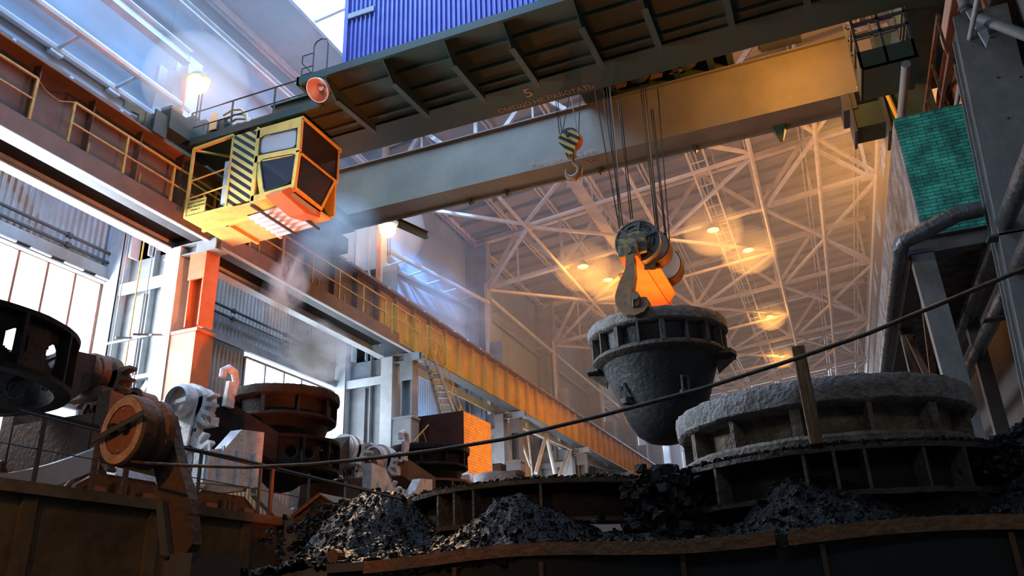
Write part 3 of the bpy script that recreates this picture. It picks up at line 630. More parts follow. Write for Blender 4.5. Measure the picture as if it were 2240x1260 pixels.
# right-hand frame edges catch orange
b = MB()
for p, q in (((-11.28, Y0, 12.2), (-11.28, 16.1, 12.2)), ((-11.28, Y0, 11.15), (-11.28, 15.95, 11.15)), ((-11.28, 16.0, 12.2), (-11.28, 16.0, 11.15)), ((-11.28, 15.9, 11.15), (-11.4, 15.5, 10.1)), ((-11.36, Y0, 10.15), (-11.36, 15.5, 10.1)), ((-11.28, Y0, 11.15), (-11.36, Y0, 10.15))):
    b.bar(p, q, .06, .07)
b.build('side_frame', 'cab_yellow', cb)
def quad(b, p, t=(0, .02, 0)): b.prism(p, t)
def pane(nm, pts, m, t=(0, .02, 0)):
    b = MB(); b.prism(pts, t); g = b.build(nm, m, cb)
    c = sum((Vector(p) for p in pts), Vector())/len(pts); b = MB()
    for i in range(len(pts)): b.bar(pts[i], pts[(i+1) % len(pts)], .03, .035, up=t)
    b.build('rubber_seal', 'rubber', g); return g
def rnd(p, r=.12):
    out = []
    for i in range(len(p)):
        a, c, d = Vector(p[i-1]), Vector(p[i]), Vector(p[(i+1) % len(p)])
        u = (a-c).normalized(); v = (d-c).normalized()
        out += [c+u*r, c+u*r*.3+v*r*.3, c+v*r]
    return out
pane('upper_window', rnd([(-12.54, Y0-.02, 11.98), (-11.38, Y0-.02, 11.9), (-11.38, Y0-.02, 11.32), (-12.54, Y0-.02, 11.42)]), 'cab_glass_milky')
pane('lower_window', rnd([(-12.5, Y0-.02, 11.24), (-11.37, Y0-.02, 11.13), (-11.44, Y0-.02, 10.32), (-12.27, Y0-.02, 10.22)]), 'cab_glass')
pane('side_upper_window', [(-11.27, Y0+.08, 12.14), (-11.27, 15.92, 12.14), (-11.27, 15.92, 11.22), (-11.27, Y0+.08, 11.22)], 'cab_glass', (-.02, 0, 0))
pane('side_lower_window', [(-11.27, Y0+.1, 11.08), (-11.27, 15.8, 11.08), (-11.37, 15.45, 10.2), (-11.37, Y0+.1, 10.22)], 'cab_glass', (-.02, 0, 0))
b = MB(); b.prism(rnd([(-11.4, 13.85, 9.82), (-11.4, 13.85+.35, 10.12), (-11.4, 15.5, 10.1), (-11.4, 15.5, 9.85), (-11.4, 14.9, 9.7)], .05), (-.5, 0, 0)); 
fp = b.build('footwell_panel', 'shield', cb)
b = MB(); b.prism(rnd([(-11.385, 14.2, 9.88), (-11.385, 14.3, 10.02), (-11.385, 15.3, 10.0), (-11.385, 15.3, 9.85)], .05), (-.01, 0, 0)); b.build('footwell_window', 'cab_glass_milky', fp)
b = MB(); b.box(-12.2, 15, 10.3, -11.8, 15.3, 11.0); b.box(-12.25, 14.9, 10.3, -11.8, 15.3, 10.5); b.build('driver_seat', 'cloth', cb)
each('inner_bar', 'steel_grey', cb, [lambda b, z=z: b.box(-12.6, 15.2, z, -11.4, 15.24, z+.03) for z in (10.75, 11.0)])
# striped panel
b = MB(); b.box(-13.5, Y0, 10.12, -12.7, Y0+.04, 12.28); b.build('striped_panel', 'hazard_stripes', cb)
b = MB(); b.box(-13.54, Y0-.02, 10.08, -13.48, Y0+.04, 12.3); b.box(-12.72, Y0-.02, 10.05, -12.66, Y0+.04, 12.32); b.build('panel_edge', 'cab_yellow', cb)
b = MB(); b.box(-13.8, Y0+.1, 10.3, -13.52, Y0+.5, 11.6); b.build('side_cabinet', 'column_white', cb)
each('hanger', 'crane_green', cb, [lambda b, x=x, y=y: b.box(x-.05, y-.05, 12.2, x+.05, y+.05, 12.59) for x in (-12.4, -11.5) for y in (14.6, 15.7)])
each('hanger', 'crane_green', cb, [lambda b, x=x, y=y: b.box(x-.04, y-.04, 12.1, x+.04, y+.04, 12.59) for x, y in ((-14.86, 15.8), (-13.5, 14.55))])
# balcony
b = MB(); b.bar((-14.86, Y0, 10.1), (-14.86, Y0, 12.22), .07, .07); b.bar((-14.86, Y0, 12.22), (-13.5, Y0, 12.3), .09, .07); b.bar((-14.86, Y0, 12.2), (-13.52, 15.7, 12.2), .05, .05)
b.bar((-14.86, 15.8, 10.1), (-14.86, 15.8, 12.22), .06, .06); b.build('balcony_frame', 'cab_yellow', cb)
each('balcony_rail', 'cab_yellow', cb, [lambda b, p=p, q=q: b.tube(p, q, .022, 6) for p, q in (((-14.86, Y0, 11.2), (-13.5, Y0, 11.3)), ((-14.86, Y0, 10.65), (-13.5, Y0, 10.75)), ((-14.86, Y0, 11.2), (-14.86, 15.8, 11.2)), ((-14.86, Y0, 10.65), (-14.86, 15.8, 10.65)), ((-14.3, Y0+.02, 10.1), (-14.3, Y0+.02, 10.65)))])
b = MB(); b.box(-14.84, Y0-.02, 10.14, -14.2, Y0, 10.56); sg = b.build('notice_board', 'cab_yellow', cb)
for i, (tx, zz) in enumerate((('ВХОД В КАБИНУ', 10.47), ('ТОЛЬКО МАШИНИСТУ', 10.36), ('КРАНА  5', 10.25))): textobj(tx, 'black', cb, (-14.52, Y0-.023, zz), (1, 0, 0), (0, 0, 1), .07)
# floor plates seen from below
each('floor_plate', 'cab_yellow', cb, [lambda b, q=q: b.box(*q) for q in ((-14.88, 14.26, 10.06, -13.28, 14.98, 10.1), (-14.88, 15.02, 10.06, -14.1, 16.2, 10.1), (-14.05, 15.02, 10.04, -13.3, 16.25, 10.09), (-13.25, 14.3, 10.0, -12.7, 14.75, 10.05))])
each('floor_beam', 'cab_yellow', cb, [lambda b, q=q: b.box(*q) for q in ((-14.9, 14.97, 9.99, -12.7, 15.05, 10.06), (-14.1, 15.0, 9.99, -14.02, 16.3, 10.06), (-13.3, 14.9, 9.99, -13.22, 16.3, 10.06))])
b = MB(); vs = []; n = 30
for i in range(n+1):
    y = 14.75+1.35*i/n; z = 9.95+.035*math.sin(i*PI/2.5); vs += [(-13.2, y, z), (-11.9, y-.1, z)]
b.add(vs, [(2*i, 2*i+2, 2*i+3, 2*i+1) for i in range(n)]); b.build('heat_shield', 'column_white', cb, True)
each('shield_rail', 'steel_dark', cb, [lambda b, x=x: b.box(x-.025, 14.2, 9.86, x+.025, 16.1, 9.92) for x in (-12.6, -11.85)])

# lamps on the crane
def big_lamp(p, lab, post=1.0, e=480, s=1.3):
    t = thing('sodium_lamp', p, lab, 'lamp')
    b = MB(); b.lathe([(0.0, -.2*s), (.12*s, -.17*s), (.2*s, -.07*s), (.21*s, .02*s), (.15*s, .14*s), (0, .2*s)], p, n=24); b.build('lamp_globe', 'lamp_big', t, True)
    b = MB(); b.lathe([(0.05*s, .3*s), (.16*s, .24*s), (.26*s, .1*s), (.25*s, .09*s), (.15*s, .2*s), (0, .23*s)], (p[0], p[1], p[2]+.04), n=24); b.build('reflector', 'steel_grey', t, True)
    b = MB(); b.tube((p[0]-.05, p[1]+.12, p[2]-post), (p[0]-.05, p[1]+.12, p[2]+.2), .02, 6); b.tube((p[0]+.07, p[1]+.12, p[2]-post), (p[0]+.07, p[1]+.12, p[2]+.2), .02, 6); b.bar((p[0], p[1]+.12, p[2]+.25), (p[0], p[1], p[2]+.3), .2, .06); b.build('post', 'steel_dark', t)
    light('sodium_bulb', 'POINT', (p[0], p[1], p[2]), e, SOD, radius=.24*s)
big_lamp((-15.0, 14.27, 14.42), 'blazing orange-white lamp on twin posts above the crane end at upper left', 1.15)
big_lamp(atY(848, 503, 27.3), 'glowing orange lamp on the column just below the crane far girder', 1.2, 320, 1.7)
t = thing('flood_lamp', (-10.05, 13.6, 12.5), 'unlit bell-shaped floodlight with pink reflector hanging under the crane platform corner', 'lamp')
ax = Vector((-.15, -.75, -.8)).normalized()
def bell(prof, c, ax, m, name, par, n=32):
    q = ax.to_track_quat('Z', 'Y').to_matrix(); b = MB(); b.lathe(prof, (0, 0, 0), n=n)
    b.v = [tuple(Vector(c)+q@Vector(v)) for v in b.v]; return b.build(name, m, par, True)
c = (-10.05, 13.55, 12.32)
bell([(.06, -.1), (.09, 0), (.2, .1), (.28, .24), (.31, .36), (.295, .36), (.26, .24), (.18, .11), (.0, .06)], c, ax, 'lamp_off', 'reflector', t)
bell([(.0, .06), (.04, .1), (.05, .2), (0, .26)], c, ax, 'cloth', 'bulb', t, 12)
b = MB(); b.tube((-10.05, 13.6, 12.3), (-10.05, 13.6, 12.52), .03, 8); b.tube((-10.05, 13.57, 12.36), (-10.05, 13.6, 12.46), .09, 12, .05); b.build('mount', 'steel_dark', t, True)

# ------------------------------------------------------------------ trolley between the girders
tr = thing('crane_trolley', (-3.2, 18.3, 14.3), 'dark hoist trolley sitting between the two crane girders above the ropes', 'trolley')
b = MB(); b.box(-5.1, 16.3, 14.5, -.6, 16.55, 15.0); b.box(-5.1, 20.1, 14.5, -.6, 20.35, 15.0)
for x in (-5.1, -4.2, -2.3, -1.3, -.75): b.box(x, 16.5, 14.5, x+.18, 20.2, 14.95)
b.box(-5.1, 16.5, 15.0, -.6, 20.2, 15.06); b.build('frame', 'crane_green', tr)
each('rope_drum', 'steel_dark', tr, [lambda b, x=x, r=r: b.tube((x, 16.9, 14.95), (x, 19.8, 14.95), r, 24) for x, r in ((-4.6, .3), (-3.3, .42), (-1.9, .42))], True)
each('gearbox', 'steel_dark', tr, [lambda b, q=q: b.box(*q) for q in ((-1.2, 17.3, 14.55, -.3, 19.0, 15.4), (.2, 18.6, 14.45, 1.3, 19.8, 15.2), (-5.0, 19.0, 14.3, -4.4, 19.8, 14.8))])
each('truck_plate', 'girder_brown', tr, [lambda b, x=x: b.prism([(x, 19.7, 14.5), (x+.35, 19.7, 14.5), (x+.6, 19.7, 15.0), (x+.25, 19.7, 15.0)], (0, .05, 0)) for x in (-4.1, -3.0, -2.4, .1)])

# ------------------------------------------------------------------ auxiliary hook block
YB = 18.0
ax_ = thing('auxiliary_hook_block', atY(1245, 300, YB), 'small yellow and black striped hook block with single hook hanging on four ropes', 'hook block')
each('rope', 'rope', ax_, [lambda b, p=p, q=q: b.tube(atY(*p, YB+dy), atY(*q, YB), .012, 5) for p, q, dy in (((1214, 205), (1224, 292), .3), ((1218, 205), (1229, 292), -.3), ((1247, 200), (1231, 286), .1), ((1269, 195), (1266, 292), -.3))])
each('rope', 'rope_light', ax_, [lambda b: b.tube(atY(1247, 200, YB), atY(1262, 284, YB), .013, 5)])
cc = Vector(atY(1245, 300, YB))
b = MB(); b.tube(cc+Vector((0, -.06, 0)), cc+Vector((0, .34, 0)), .27, 28); b.build('sheave', 'steel_dark', ax_, True)
b = MB(); b.prism([atY(u, v, YB-.1) for u, v in ((1220, 302), (1232, 290), (1250, 283), (1264, 290), (1268, 300), (1258, 318), (1252, 336), (1237, 337), (1233, 322), (1222, 312))], (0, .05, 0)); sp = b.build('side_plate', 'hazard_stripes', ax_)
b = MB(); b.tube(cc+Vector((0, -.17, 0)), cc+Vector((0, -.08, 0)), .06, 12); b.build('axle_nut', 'steel_dark', sp, True)
b = MB(); b.lathe([(.29, 0), (.3, .3)], (cc[0], cc[1]+.02, cc[2]), 'y', 20, -1.9, .4); b.build('sheave_guard', 'shield', ax_, True)
b = MB(); b.box(cc[0]-.1, YB-.08, cc[2]-.62, cc[0]+.13, YB+.16, cc[2]-.36); b.build('crosshead', 'camo', ax_)
def hookpath(c, s, y): # single hook, point to the left
    pts = [(0.02, .38), (0.02, .2), (.03, .1), (.13, .0), (.19, -.12), (.16, -.26), (.03, -.36), (-.11, -.33), (-.19, -.22), (-.2, -.1), (-.195, -.02)]
    rr = [.045, .045, .05, .065, .085, .095, .1, .085, .06, .035, .012]
    return [(c[0]+p[0]*s, y, c[2]+p[1]*s) for p in pts], [r*s for r in rr]
p, r = hookpath((cc[0]+.04, 0, cc[2]-.95), 1.0, YB)
b = MB(); b.path(p, r, 12); b.build('hook', 'hook_steel', ax_, True)

# ------------------------------------------------------------------ main hoist with ladle hook
YH = 16.5
mh = thing('ladle_hoist', atY(1400, 560, 18.0), 'large grey sheave block and laminated ladle hook carrying the slag pot, orange heat shield beneath', 'hoist')
RP = [((1299, 187), (1355, 500), 0), ((1320, 215), (1363, 492), .4), ((1326, 180), (1357, 495), 0), ((1331, 180), (1361, 492), 0), ((1352, 220), (1380, 480), .3), ((1357, 225), (1384, 478), .3),
      ((1383, 190), (1372, 480), .2), ((1401, 186), (1434, 500), 0), ((1406, 186), (1438, 505), 0), ((1411, 184), (1441, 508), .2), ((1424, 240), (1458, 545), 1.2), ((1428, 240), (1461, 550), 1.2), ((1439, 194), (1466, 548), 1.2)]
each('rope', 'rope', mh, [lambda b, p=p, q=q, d=d: b.tube(atY(*p, 17.6+d), atY(*q, 17.0+d), .016, 5) for p, q, d in RP if p[0] != 1383])
each('rope', 'rope_light', mh, [lambda b, p=p, q=q: b.tube(atY(*p, 17.9), atY(*q, 17.2), .008, 5) for p, q in (((1334, 190), (1364, 490)), ((1409, 200), (1440, 500)))])
def sheave(u, v, y, rpx, w=.28):
    c = Vector(atY(u, v, y)); r = rpx/1728*(y*1.19)
    b = MB(); b.tube(c, c+Vector((0, w, 0)), r, 40); b.lathe([(r, -.02), (r+.03, -.02), (r+.03, .04), (r, .04)], c, 'y', 40); s = b.build('sheave', 'sheave', mh, True)
    b = MB(); b.lathe([(r*.62, 0), (r*.62, -.05), (r*.56, -.05), (r*.56, 0)], c, 'y', 40)
    b.build('hub_ring', 'sheave', s, True)
    each('spoke', 'sheave', s, [lambda b, t=t: b.bar(c+Vector((math.cos(t)*.2*r, -.03, math.sin(t)*.2*r)), c+Vector((math.cos(t)*r*.95, -.03, math.sin(t)*r*.95)), .05, .07, up=(0, 1, 0)) for t in np.arange(.3, 6.2, PI/3)])
    each('lightening_slot', 'black', s, [lambda b, t=t: b.path([c+Vector((math.cos(t+a)*r*.8, -.012, math.sin(t+a)*r*.8)) for a in (-.22, -.1, 0, .1, .22)], .02, 6) for t in np.arange(.3+PI/6, 6.6, PI/3)])
    b = MB(); b.tube(c+Vector((0, -.16, 0)), c, .1, 16); b.build('axle', 'steel_dark', s, True)
    return c, r
sheave(1394, 528, 17.0, 44)
def guard(u, v, y, rpx, w):
    c = Vector(atY(u, v, y)); r = rpx/1728*(y*1.19); b = MB()
    b.lathe([(0, w), (0, 0), (r, 0)], c, 'y', 40, -2.5, 1.2)
    g = b.build('rope_guard', 'steel_grey', mh, True); b = MB(); b.lathe([(0, w), (r, w)], c, 'y', 40, -2.5, 1.2); b.build('rear_guard', 'steel_grey', mh, True)
    b = MB(); b.lathe([(r-.02, 0), (r, 0), (r, w), (r-.02, w)], c, 'y', 24, -2.4, .7); b.build('guard_rim', 'rust_brown', g, True)
guard(1425, 538, 17.6, 36, .5); guard(1450, 578, 19.2, 36, .5)
b = MB(); b.tube(atY(1425, 538, 17.7), atY(1425, 538, 18.1), .42, 32); b.tube(atY(1450, 578, 19.3), atY(1450, 578, 19.6), .42, 32); b.build('rear_sheave', 'steel_dark', mh, True)
# crossbeam running away from the viewer, near end box mottled
b = MB(); P0 = [atY(u, v, 16.6) for u, v in ((1353, 530), (1393, 527), (1395, 560), (1355, 566))]
b.prism(P0, (0, 4.0, 0)); b.build('crossbeam', 'shield', mh)
b = MB(); b.prism([(p[0], 16.5, p[2]) for p in P0], (0, .1, 0)); bx = b.build('end_plate', 'camo', mh)
b = MB(); q = atY(1373, 547, 16.45); b.tube(q, (q[0], 16.55, q[2]), .09, 16); b.build('hook_pin', 'hook_steel', bx, True)
b = MB(); b.prism([atY(u, v, 16.7) for u, v in ((1347, 524), (1372, 512), (1388, 505), (1410, 506), (1413, 548), (1398, 552), (1395, 528), (1352, 532))], (0, .12, 0)); b.build('cheek_plate', 'camo', mh)
each('spreader', 'steel_dark', mh, [lambda b, u=u: b.bar(atY(u, 545, 17.2), atY(u+4, 590, 17.4), .14, .14) for u in (1412, 1424)])
# heat shield plate under the beam, melt glow also put into its orange colour
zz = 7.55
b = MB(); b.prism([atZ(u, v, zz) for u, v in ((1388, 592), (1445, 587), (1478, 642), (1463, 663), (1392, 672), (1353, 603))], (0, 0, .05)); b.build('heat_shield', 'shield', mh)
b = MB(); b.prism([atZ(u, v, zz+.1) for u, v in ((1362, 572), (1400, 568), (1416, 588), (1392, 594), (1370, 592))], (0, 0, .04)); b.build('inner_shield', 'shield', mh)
HP = [(218, 480), (210, 640), (135, 800), (92, 950), (98, 1040), (150, 1120), (215, 1160), (320, 1168), (420, 1125), (470, 1060), (478, 1000), (455, 960), (405, 955), (375, 985), (370, 1020), (340, 1050), (285, 1060), (272, 1000), (278, 900), (300, 850), (320, 700), (305, 480)]
hp = [atY(1330+u/5.25, 470+v/5.25, YH) for u, v in HP]
b = MB()
for k in range(3): b.prism([(p[0], YH-.1+k*.085, p[2]) for p in hp], (0, .075, 0))
hk = b.build('ladle_hook', 'hook_steel', mh)
b = MB(); b.prism([atY(1330+u/5.25, 470+v/5.25, YH-.16) for u, v in ((278, 915), (300, 903), (335, 915), (360, 970), (356, 1030), (320, 1055), (285, 1062), (270, 1000))], (0, .32, 0)); b.build('saddle_liner', 'rust_brown', hk)
b = MB(); b.bar(atY(1330+275/5.25, 470+925/5.25, YH-.17), atY(1330+284/5.25, 470+1055/5.25, YH-.17), .03, .03); b.build('worn_edge', 'polished_edge', hk)
# matching hook at the far end of the beam
b = MB(); b.prism([(p[0], 20.2, p[2]) for p in hp], (0, .2, 0)); b.build('ladle_hook', 'hook_steel', mh)

# ================================================================== SLAG POTS
def crusty(amp, freq=3.0, seed=0.0):
    def w(r, z, t):
        k = mnoise.noise(Vector((math.cos(t)*freq+seed, math.sin(t)*freq, z*4+seed)))
        k2 = mnoise.noise(Vector((math.cos(t)*freq*5, math.sin(t)*freq*5, z*9+seed)))
        return r+amp*(k*.7+k2*.6), z+amp*.7*k2
    return w
def pot(c, R, lab, H=2.85, group=None, mb='pot_dark', mc='pot_crust', mf='cast_iron', posts=14, notch=None, melt=False, seed=0., lugs=True, deep=True, rot=0., name='slag_pot', trun=True, fz=0.0, fr=0.0):
    t = thing(name, (c[0], c[1], c[2]-H), lab, 'slag pot', group)
    s = R/1.68; X0, Y_, Z0 = c
    L = lambda pr, **k: [(r*s, Z0+z*s) for r, z in pr]
    ctr = (X0, Y_, 0)
    b = MB(); b.lathe(L([(1.45, -.02), (1.52, .02), (1.66, .0), (1.68, -.06), (1.68, -.14), (1.67, -.24), (1.62, -.28), (1.44, -.29)]), ctr, n=140, wob=crusty(.022, 3, seed)); b.build('rim_band', mc, t, True)
    b = MB(); b.lathe(L([(1.44, -.02), (1.44, -.3), (1.42, -.85), (1.37, -.95), (1.23, -1.35), (1.07, -1.8), (.94, -2.15), (.85, -2.35), (.68, -2.58), (.45, -2.74), (.2, -2.8), (0, -2.81)]), ctr, n=72, wob=crusty(.008, 2, seed)); 
    b.lathe(L([(1.44, -.02), (1.3, -.03), (1.15, -.9), (.9, -1.6), (0, -1.62)]), ctr, n=48); b.build('bowl', mb, t, True)
    b = MB(); b.lathe(L([(1.42, -.74+fz), (1.56+fr, -.74+fz), (1.6+fr, -.78+fz), (1.6+fr, -.84+fz), (1.54+fr, -.88+fz), (1.38, -.93+fz)]), ctr, n=120, wob=crusty(.012, 4, seed+3)); b.build('lower_flange', mf, t, True)
    for k in range(posts):
        a = rot+2*PI*k/posts; ca, sa = math.cos(a), math.sin(a); wd = (.05 if k % 2 else .11)*s
        p0 = (X0+1.51*s*ca, Y_+1.51*s*sa, Z0-.25*s); p1 = (X0+1.51*s*ca, Y_+1.51*s*sa, Z0+(-.78+fz)*s)
        b = MB(); b.bar(p0, p1, .2*s, wd, up=(-sa, ca, 0)); b.build('rib', mf, t)
    if lugs:
        for a in (0, PI):
            ca, sa = math.cos(a+rot*0), math.sin(a)
            b = MB(); b.prism([(X0+r*s*math.cos(a+d), Y_+r*s*math.sin(a+d), Z0-.84*s) for r, d in ((1.5, -.28), (1.76, -.2), (1.8, 0), (1.76, .2), (1.5, .28))], (0, 0, -.1*s))
            q = [(X0+r*s*ca, Y_-.06, Z0+z*s) for r, z in ((1.3, -1.0), (1.76, -.92), (1.72, -1.02), (1.34, -1.3))]
            b.prism(q, (0, .12, 0)); b.build('side_lug', mf, t)
    for a in ((-PI/2, PI/2) if trun else ()):
        sg = -1 if a < 0 else 1
        b = MB(); b.tube((X0, Y_+sg*1.4*s, Z0-.42*s), (X0, Y_+sg*1.95*s, Z0-.42*s), .2*s, 20); b.tube((X0, Y_+sg*1.88*s, Z0-.42*s), (X0, Y_+sg*1.97*s, Z0-.42*s), .27*s, 20); b.build('trunnion', mf, t, True)
    if deep:
        for a in (-2.25, -.95):
            ca, sa = math.cos(a), math.sin(a); z0 = -1.62; r0 = 1.08
            P = lambda r, tt, z: (X0+(r*ca-tt*sa)*s, Y_+(r*sa+tt*ca)*s, Z0+z*s)
            b = MB(); w = .05
            for z1, z2 in ((-1.45, -1.55), (-1.78, -1.95)):
                b.prism([P(r0+.06-(-z1-1.45)*.5, -.1, z1), P(r0+.14, -.1, z1-.05), P(r0+.12, -.1, z2), P(r0-.05-(-z2-1.45)*.3, -.1, z2)], Vector(P(0, .1, 0))-Vector(P(0, -.1, 0)))
            b.bar(P(r0+.12, -.08, -1.5), P(r0+.1, -.08, -1.95), .05, .05); b.bar(P(r0+.12, .08, -1.5), P(r0+.1, .08, -1.95), .05, .05)
            b.build('tipping_lug', mf, t)
    if melt:
        b = MB(); b.lathe([(0, Z0-.28*s), (1.3*s, Z0-.28*s)], ctr, n=40); b.build('molten_slag', 'melt', t)
    return t
HC = (-3.39, 18.3, 6.25)
pot(HC, 1.68, 'dark slag pot hanging from the ladle hook, grey crust round its rim', melt=True, posts=18, seed=1.3, rot=.1, trun=False)
b = MB(); q = atY(1393, 652, 16.5); b.tube((q[0], 16.3, q[2]), (q[0], 17.1, q[2]), .1, 16); pn = b.build('trunnion', 'hook_steel', [o for o in COL.objects if o.get('label', '').startswith('dark slag pot hanging')][0], True)
FC = (-.06, 10.0, 2.08)
pot(FC, 1.66, 'big slag pot at lower right with mottled brown casting and grey crusted rim', mb='pot_brown', mc='pot_crust', mf='pot_casting', posts=14, seed=5.1, H=2.6, rot=.1, deep=False, lugs=False, trun=False, fz=.17, fr=.05)

# ================================================================== SLAG CARS ON THE TRACK
def gear(b, c, r0, r1, n, w, a0=0, a1=2*PI, hub=.0):
    """toothed disc or sector in the xz plane, thickness along y"""
    pts = []; k = n
    for i in range(k):
        t = a0+(a1-a0)*i/k; d = (a1-a0)/k
        for q, r in ((0, r0), (.22, r0), (.36, r1), (.62, r1), (.78, r0)):
            pts.append((c[0]+r*math.cos(t+q*d), c[1], c[2]+r*math.sin(t+q*d)))
    if abs(a1-a0) < 2*PI-.01: pts += [(c[0]+hub*math.cos(a1), c[1], c[2]+hub*math.sin(a1)), (c[0]+hub*math.cos(a0), c[1], c[2]+hub*math.sin(a0))]
    b.prism(pts, (0, w, 0))
def holed_web(b, X0, Y_, z0, z1, r, holes, hr, n=320, m=36):
    keep = {}
    for i in range(n+1):
        for j in range(m+1):
            t = 2*PI*i/n; keep[(i, j)] = (X0+r*math.cos(t), Y_+r*math.sin(t), z0+(z1-z0)*j/m)
    vs = list(keep.values()); fs = []
    zc = (z0+z1)/2
    for i in range(n):
        tc = 2*PI*(i+.5)/n
        for j in range(m):
            z = z0+(z1-z0)*(j+.5)/m
            if any(math.hypot(((tc-h+PI) % (2*PI)-PI)*r, z-zc) < hr for h in holes): continue
            fs.append((i*(m+1)+j, (i+1)*(m+1)+j, (i+1)*(m+1)+j+1, i*(m+1)+j+1))
    b.add(vs, fs)
XC = -13.1; ZT = 4.6
def slag_car(Yc, lab, ringdz=0.0, white=True, R=1.5, ringm='soot', rh=0.0, hr=.15, nh=18):
    t = thing('slag_car', (XC, Yc, 1.56), lab, 'slag car', 'slag cars on the raised track')
    wm = 'whitewash' if white else 'rust_brown'
    zu, zl = 4.17+ringdz+rh, 3.47+ringdz-rh; c = (XC, Yc, 0)
    b = MB(); b.lathe([(R-.22, zu-.04), (R+.03, zu-.04), (R+.04, zu+.04), (R-.22, zu+.04), (R-.22, zu-.04)], c, n=72, wob=crusty(.012, 3, Yc)); 
    b.lathe([(R-.22, zl-.04), (R+.03, zl-.04), (R+.04, zl+.04), (R-.22, zl+.04), (R-.22, zl-.04)], c, n=72, wob=crusty(.012, 3, Yc)); ring = b.build('carrier_ring', ringm, t, True)
    hl = [-PI/2+PI/nh+k*2*PI/nh for k in range(nh)]
    b = MB(); holed_web(b, XC, Yc, zl, zu, R-.14, hl, hr); w = b.build('ring_web', 'dark_iron', ring, True); sm = w.modifiers.new('thick', 'SOLIDIFY'); sm.thickness = .05
    each('ring_rib', ringm, ring, [lambda b, a=a: b.bar((XC+(R-.06)*math.cos(a), Yc+(R-.06)*math.sin(a), zl), (XC+(R-.06)*math.cos(a), Yc+(R-.06)*math.sin(a), zu), .18, .06, up=(-math.sin(a), math.cos(a), 0)) for a in [k*2*PI/12 for k in range(12)]])
    for s in (-1, 1):
        ya, yb = Yc+s*(R-.2), Yc+s*2.75
        b = MB(); q = [(XC-.95, ya, zl), (XC+.95, ya, zl), (XC+.3, yb, ZT-.32), (XC-.3, yb, ZT-.32), (XC-.95, ya, zu+.03), (XC+.95, ya, zu+.03), (XC+.3, yb, ZT+.3), (XC-.3, yb, ZT+.3)]
        if s > 0: b.hexa(q)
        else: b.hexa([q[k] for k in (1, 0, 3, 2, 5, 4, 7, 6)])
        arm = b.build('trunnion_arm', ringm, t)
        b = MB(); b.lathe([(.3, 0), (.38, .05), (.38, .3), (.3, .34), (.3, .7), (.26, .95), (0, .95)], (XC, yb if s > 0 else yb-.95, ZT), 'y', 28); 
        if s < 0: b.v = [(x, 2*(yb)-.95-y+0.0, z) if False else (x, y, z) for x, y, z in b.v]
        b.build('trunnion', wm, arm, True)
        b = MB(); b.lathe([(.36, yb+s*.1), (.43, yb+s*.12), (.43, yb+s*.3), (.36, yb+s*.32)], (XC, 0, ZT), 'y', 28); b.box(XC-.5, min(yb+s*.08, yb+s*.34), ZT-.5, XC+.5, max(yb+s*.08, yb+s*.34), ZT-.3); b.build('bearing_cap', wm, arm, True)
        yg = yb+s*.5
        b = MB(); gear(b, (XC, yg-.1, ZT), .55, .76, 13, .2, PI*.8, PI*2.1, .0); b.tube((XC, yg-.1, ZT), (XC, yg+.1, ZT), .45, 32); b.build('gear_sector', wm, t)
        b = MB(); gear(b, (XC+.1, yg-.1, ZT-1.3), .52, .74, 18, .2); g = b.build('drive_gear', wm, t)
        b = MB(); b.lathe([(.3, 0), (.36, 0), (.36, -.03), (.3, -.03)], (XC+.1, yg-.11, ZT-1.3), 'y', 28); b.build('gear_rim', 'black', g)
        yl = yg+s*.16
        b = MB(); P = []
        for k in range(13): a = PI*k/12; P.append((XC+.38*math.cos(a), yl, ZT+.38*math.sin(a)))
        P += [(XC-.19, yl, ZT-1.45), (XC-.1, yl, ZT-1.58), (XC+.1, yl, ZT-1.58), (XC+.19, yl, ZT-1.45)]
        b.prism(P, (0, s*.06, 0)); lk = b.build('link_plate', wm, t)
        b = MB(); b.tube((XC, yl, ZT), (XC, yl+s*.1, ZT), .2, 24); b.bar((XC-.22, yl+s*.13, ZT-.02), (XC+.22, yl+s*.13, ZT+.04), .06, .09); b.build('retaining_bar', wm, lk, True)
        b = MB(); b.tube((XC, yl, ZT-.6), (XC, yl+s*.065, ZT-.6), .055, 14); b.build('bolt_hole', 'black', lk)
        # pedestal side frames and cross plate
        each('pedestal', wm, t, [lambda b, x=x: b.prism([(x, Yc+s*yy, z) for yy, z in ((4.05, 3.3), (3.5, 3.42), (3.05, 3.9), (2.3, 3.97), (2.3, 2.75), (4.05, 2.65))], (.3, 0, 0)) for x in (XC-1.35, XC+1.05)])
        each('pedestal_end', 'rust_brown', t, [lambda b: b.box(XC-1.0, min(Yc+s*2.3, Yc+s*2.42), 2.7, XC+1.0, max(Yc+s*2.3, Yc+s*2.42), 3.6)])
        each('stiffener', wm, t, [lambda b, y=y: b.box(XC+1.35, Yc+s*y-.02, 2.7, XC+1.42, Yc+s*y+.02, 3.45) for y in (2.6, 3.1, 3.6, 4.0)])
        # bogie
        b = MB(); bx = XC+1.02
        b.prism([(bx, Yc+s*y, z) for y, z in ((4.06, 2.02), (4.0, 2.38), (3.8, 2.55), (2.5, 2.55), (2.1, 2.3), (2.0, 2.02), (2.6, 1.95), (2.8, 2.12), (3.3, 2.12), (3.5, 1.95))], (.1, 0, 0))
        bg = b.build('bogie_frame', 'rust_brown', t)
        each('wheel', 'rust_red', bg, [lambda b, y=y, x=x: b.lathe([(0, 0), (.1, .02), (.12, -.04), (.3, -.02), (.34, -.05), (.42, -.05), (.42, .06), (.46, .08), (0, .08)], (x, Yc+s*y, 2.06), 'x', 28) for y in (2.45, 3.6) for x in (XC+.85, XC-.85)], True)
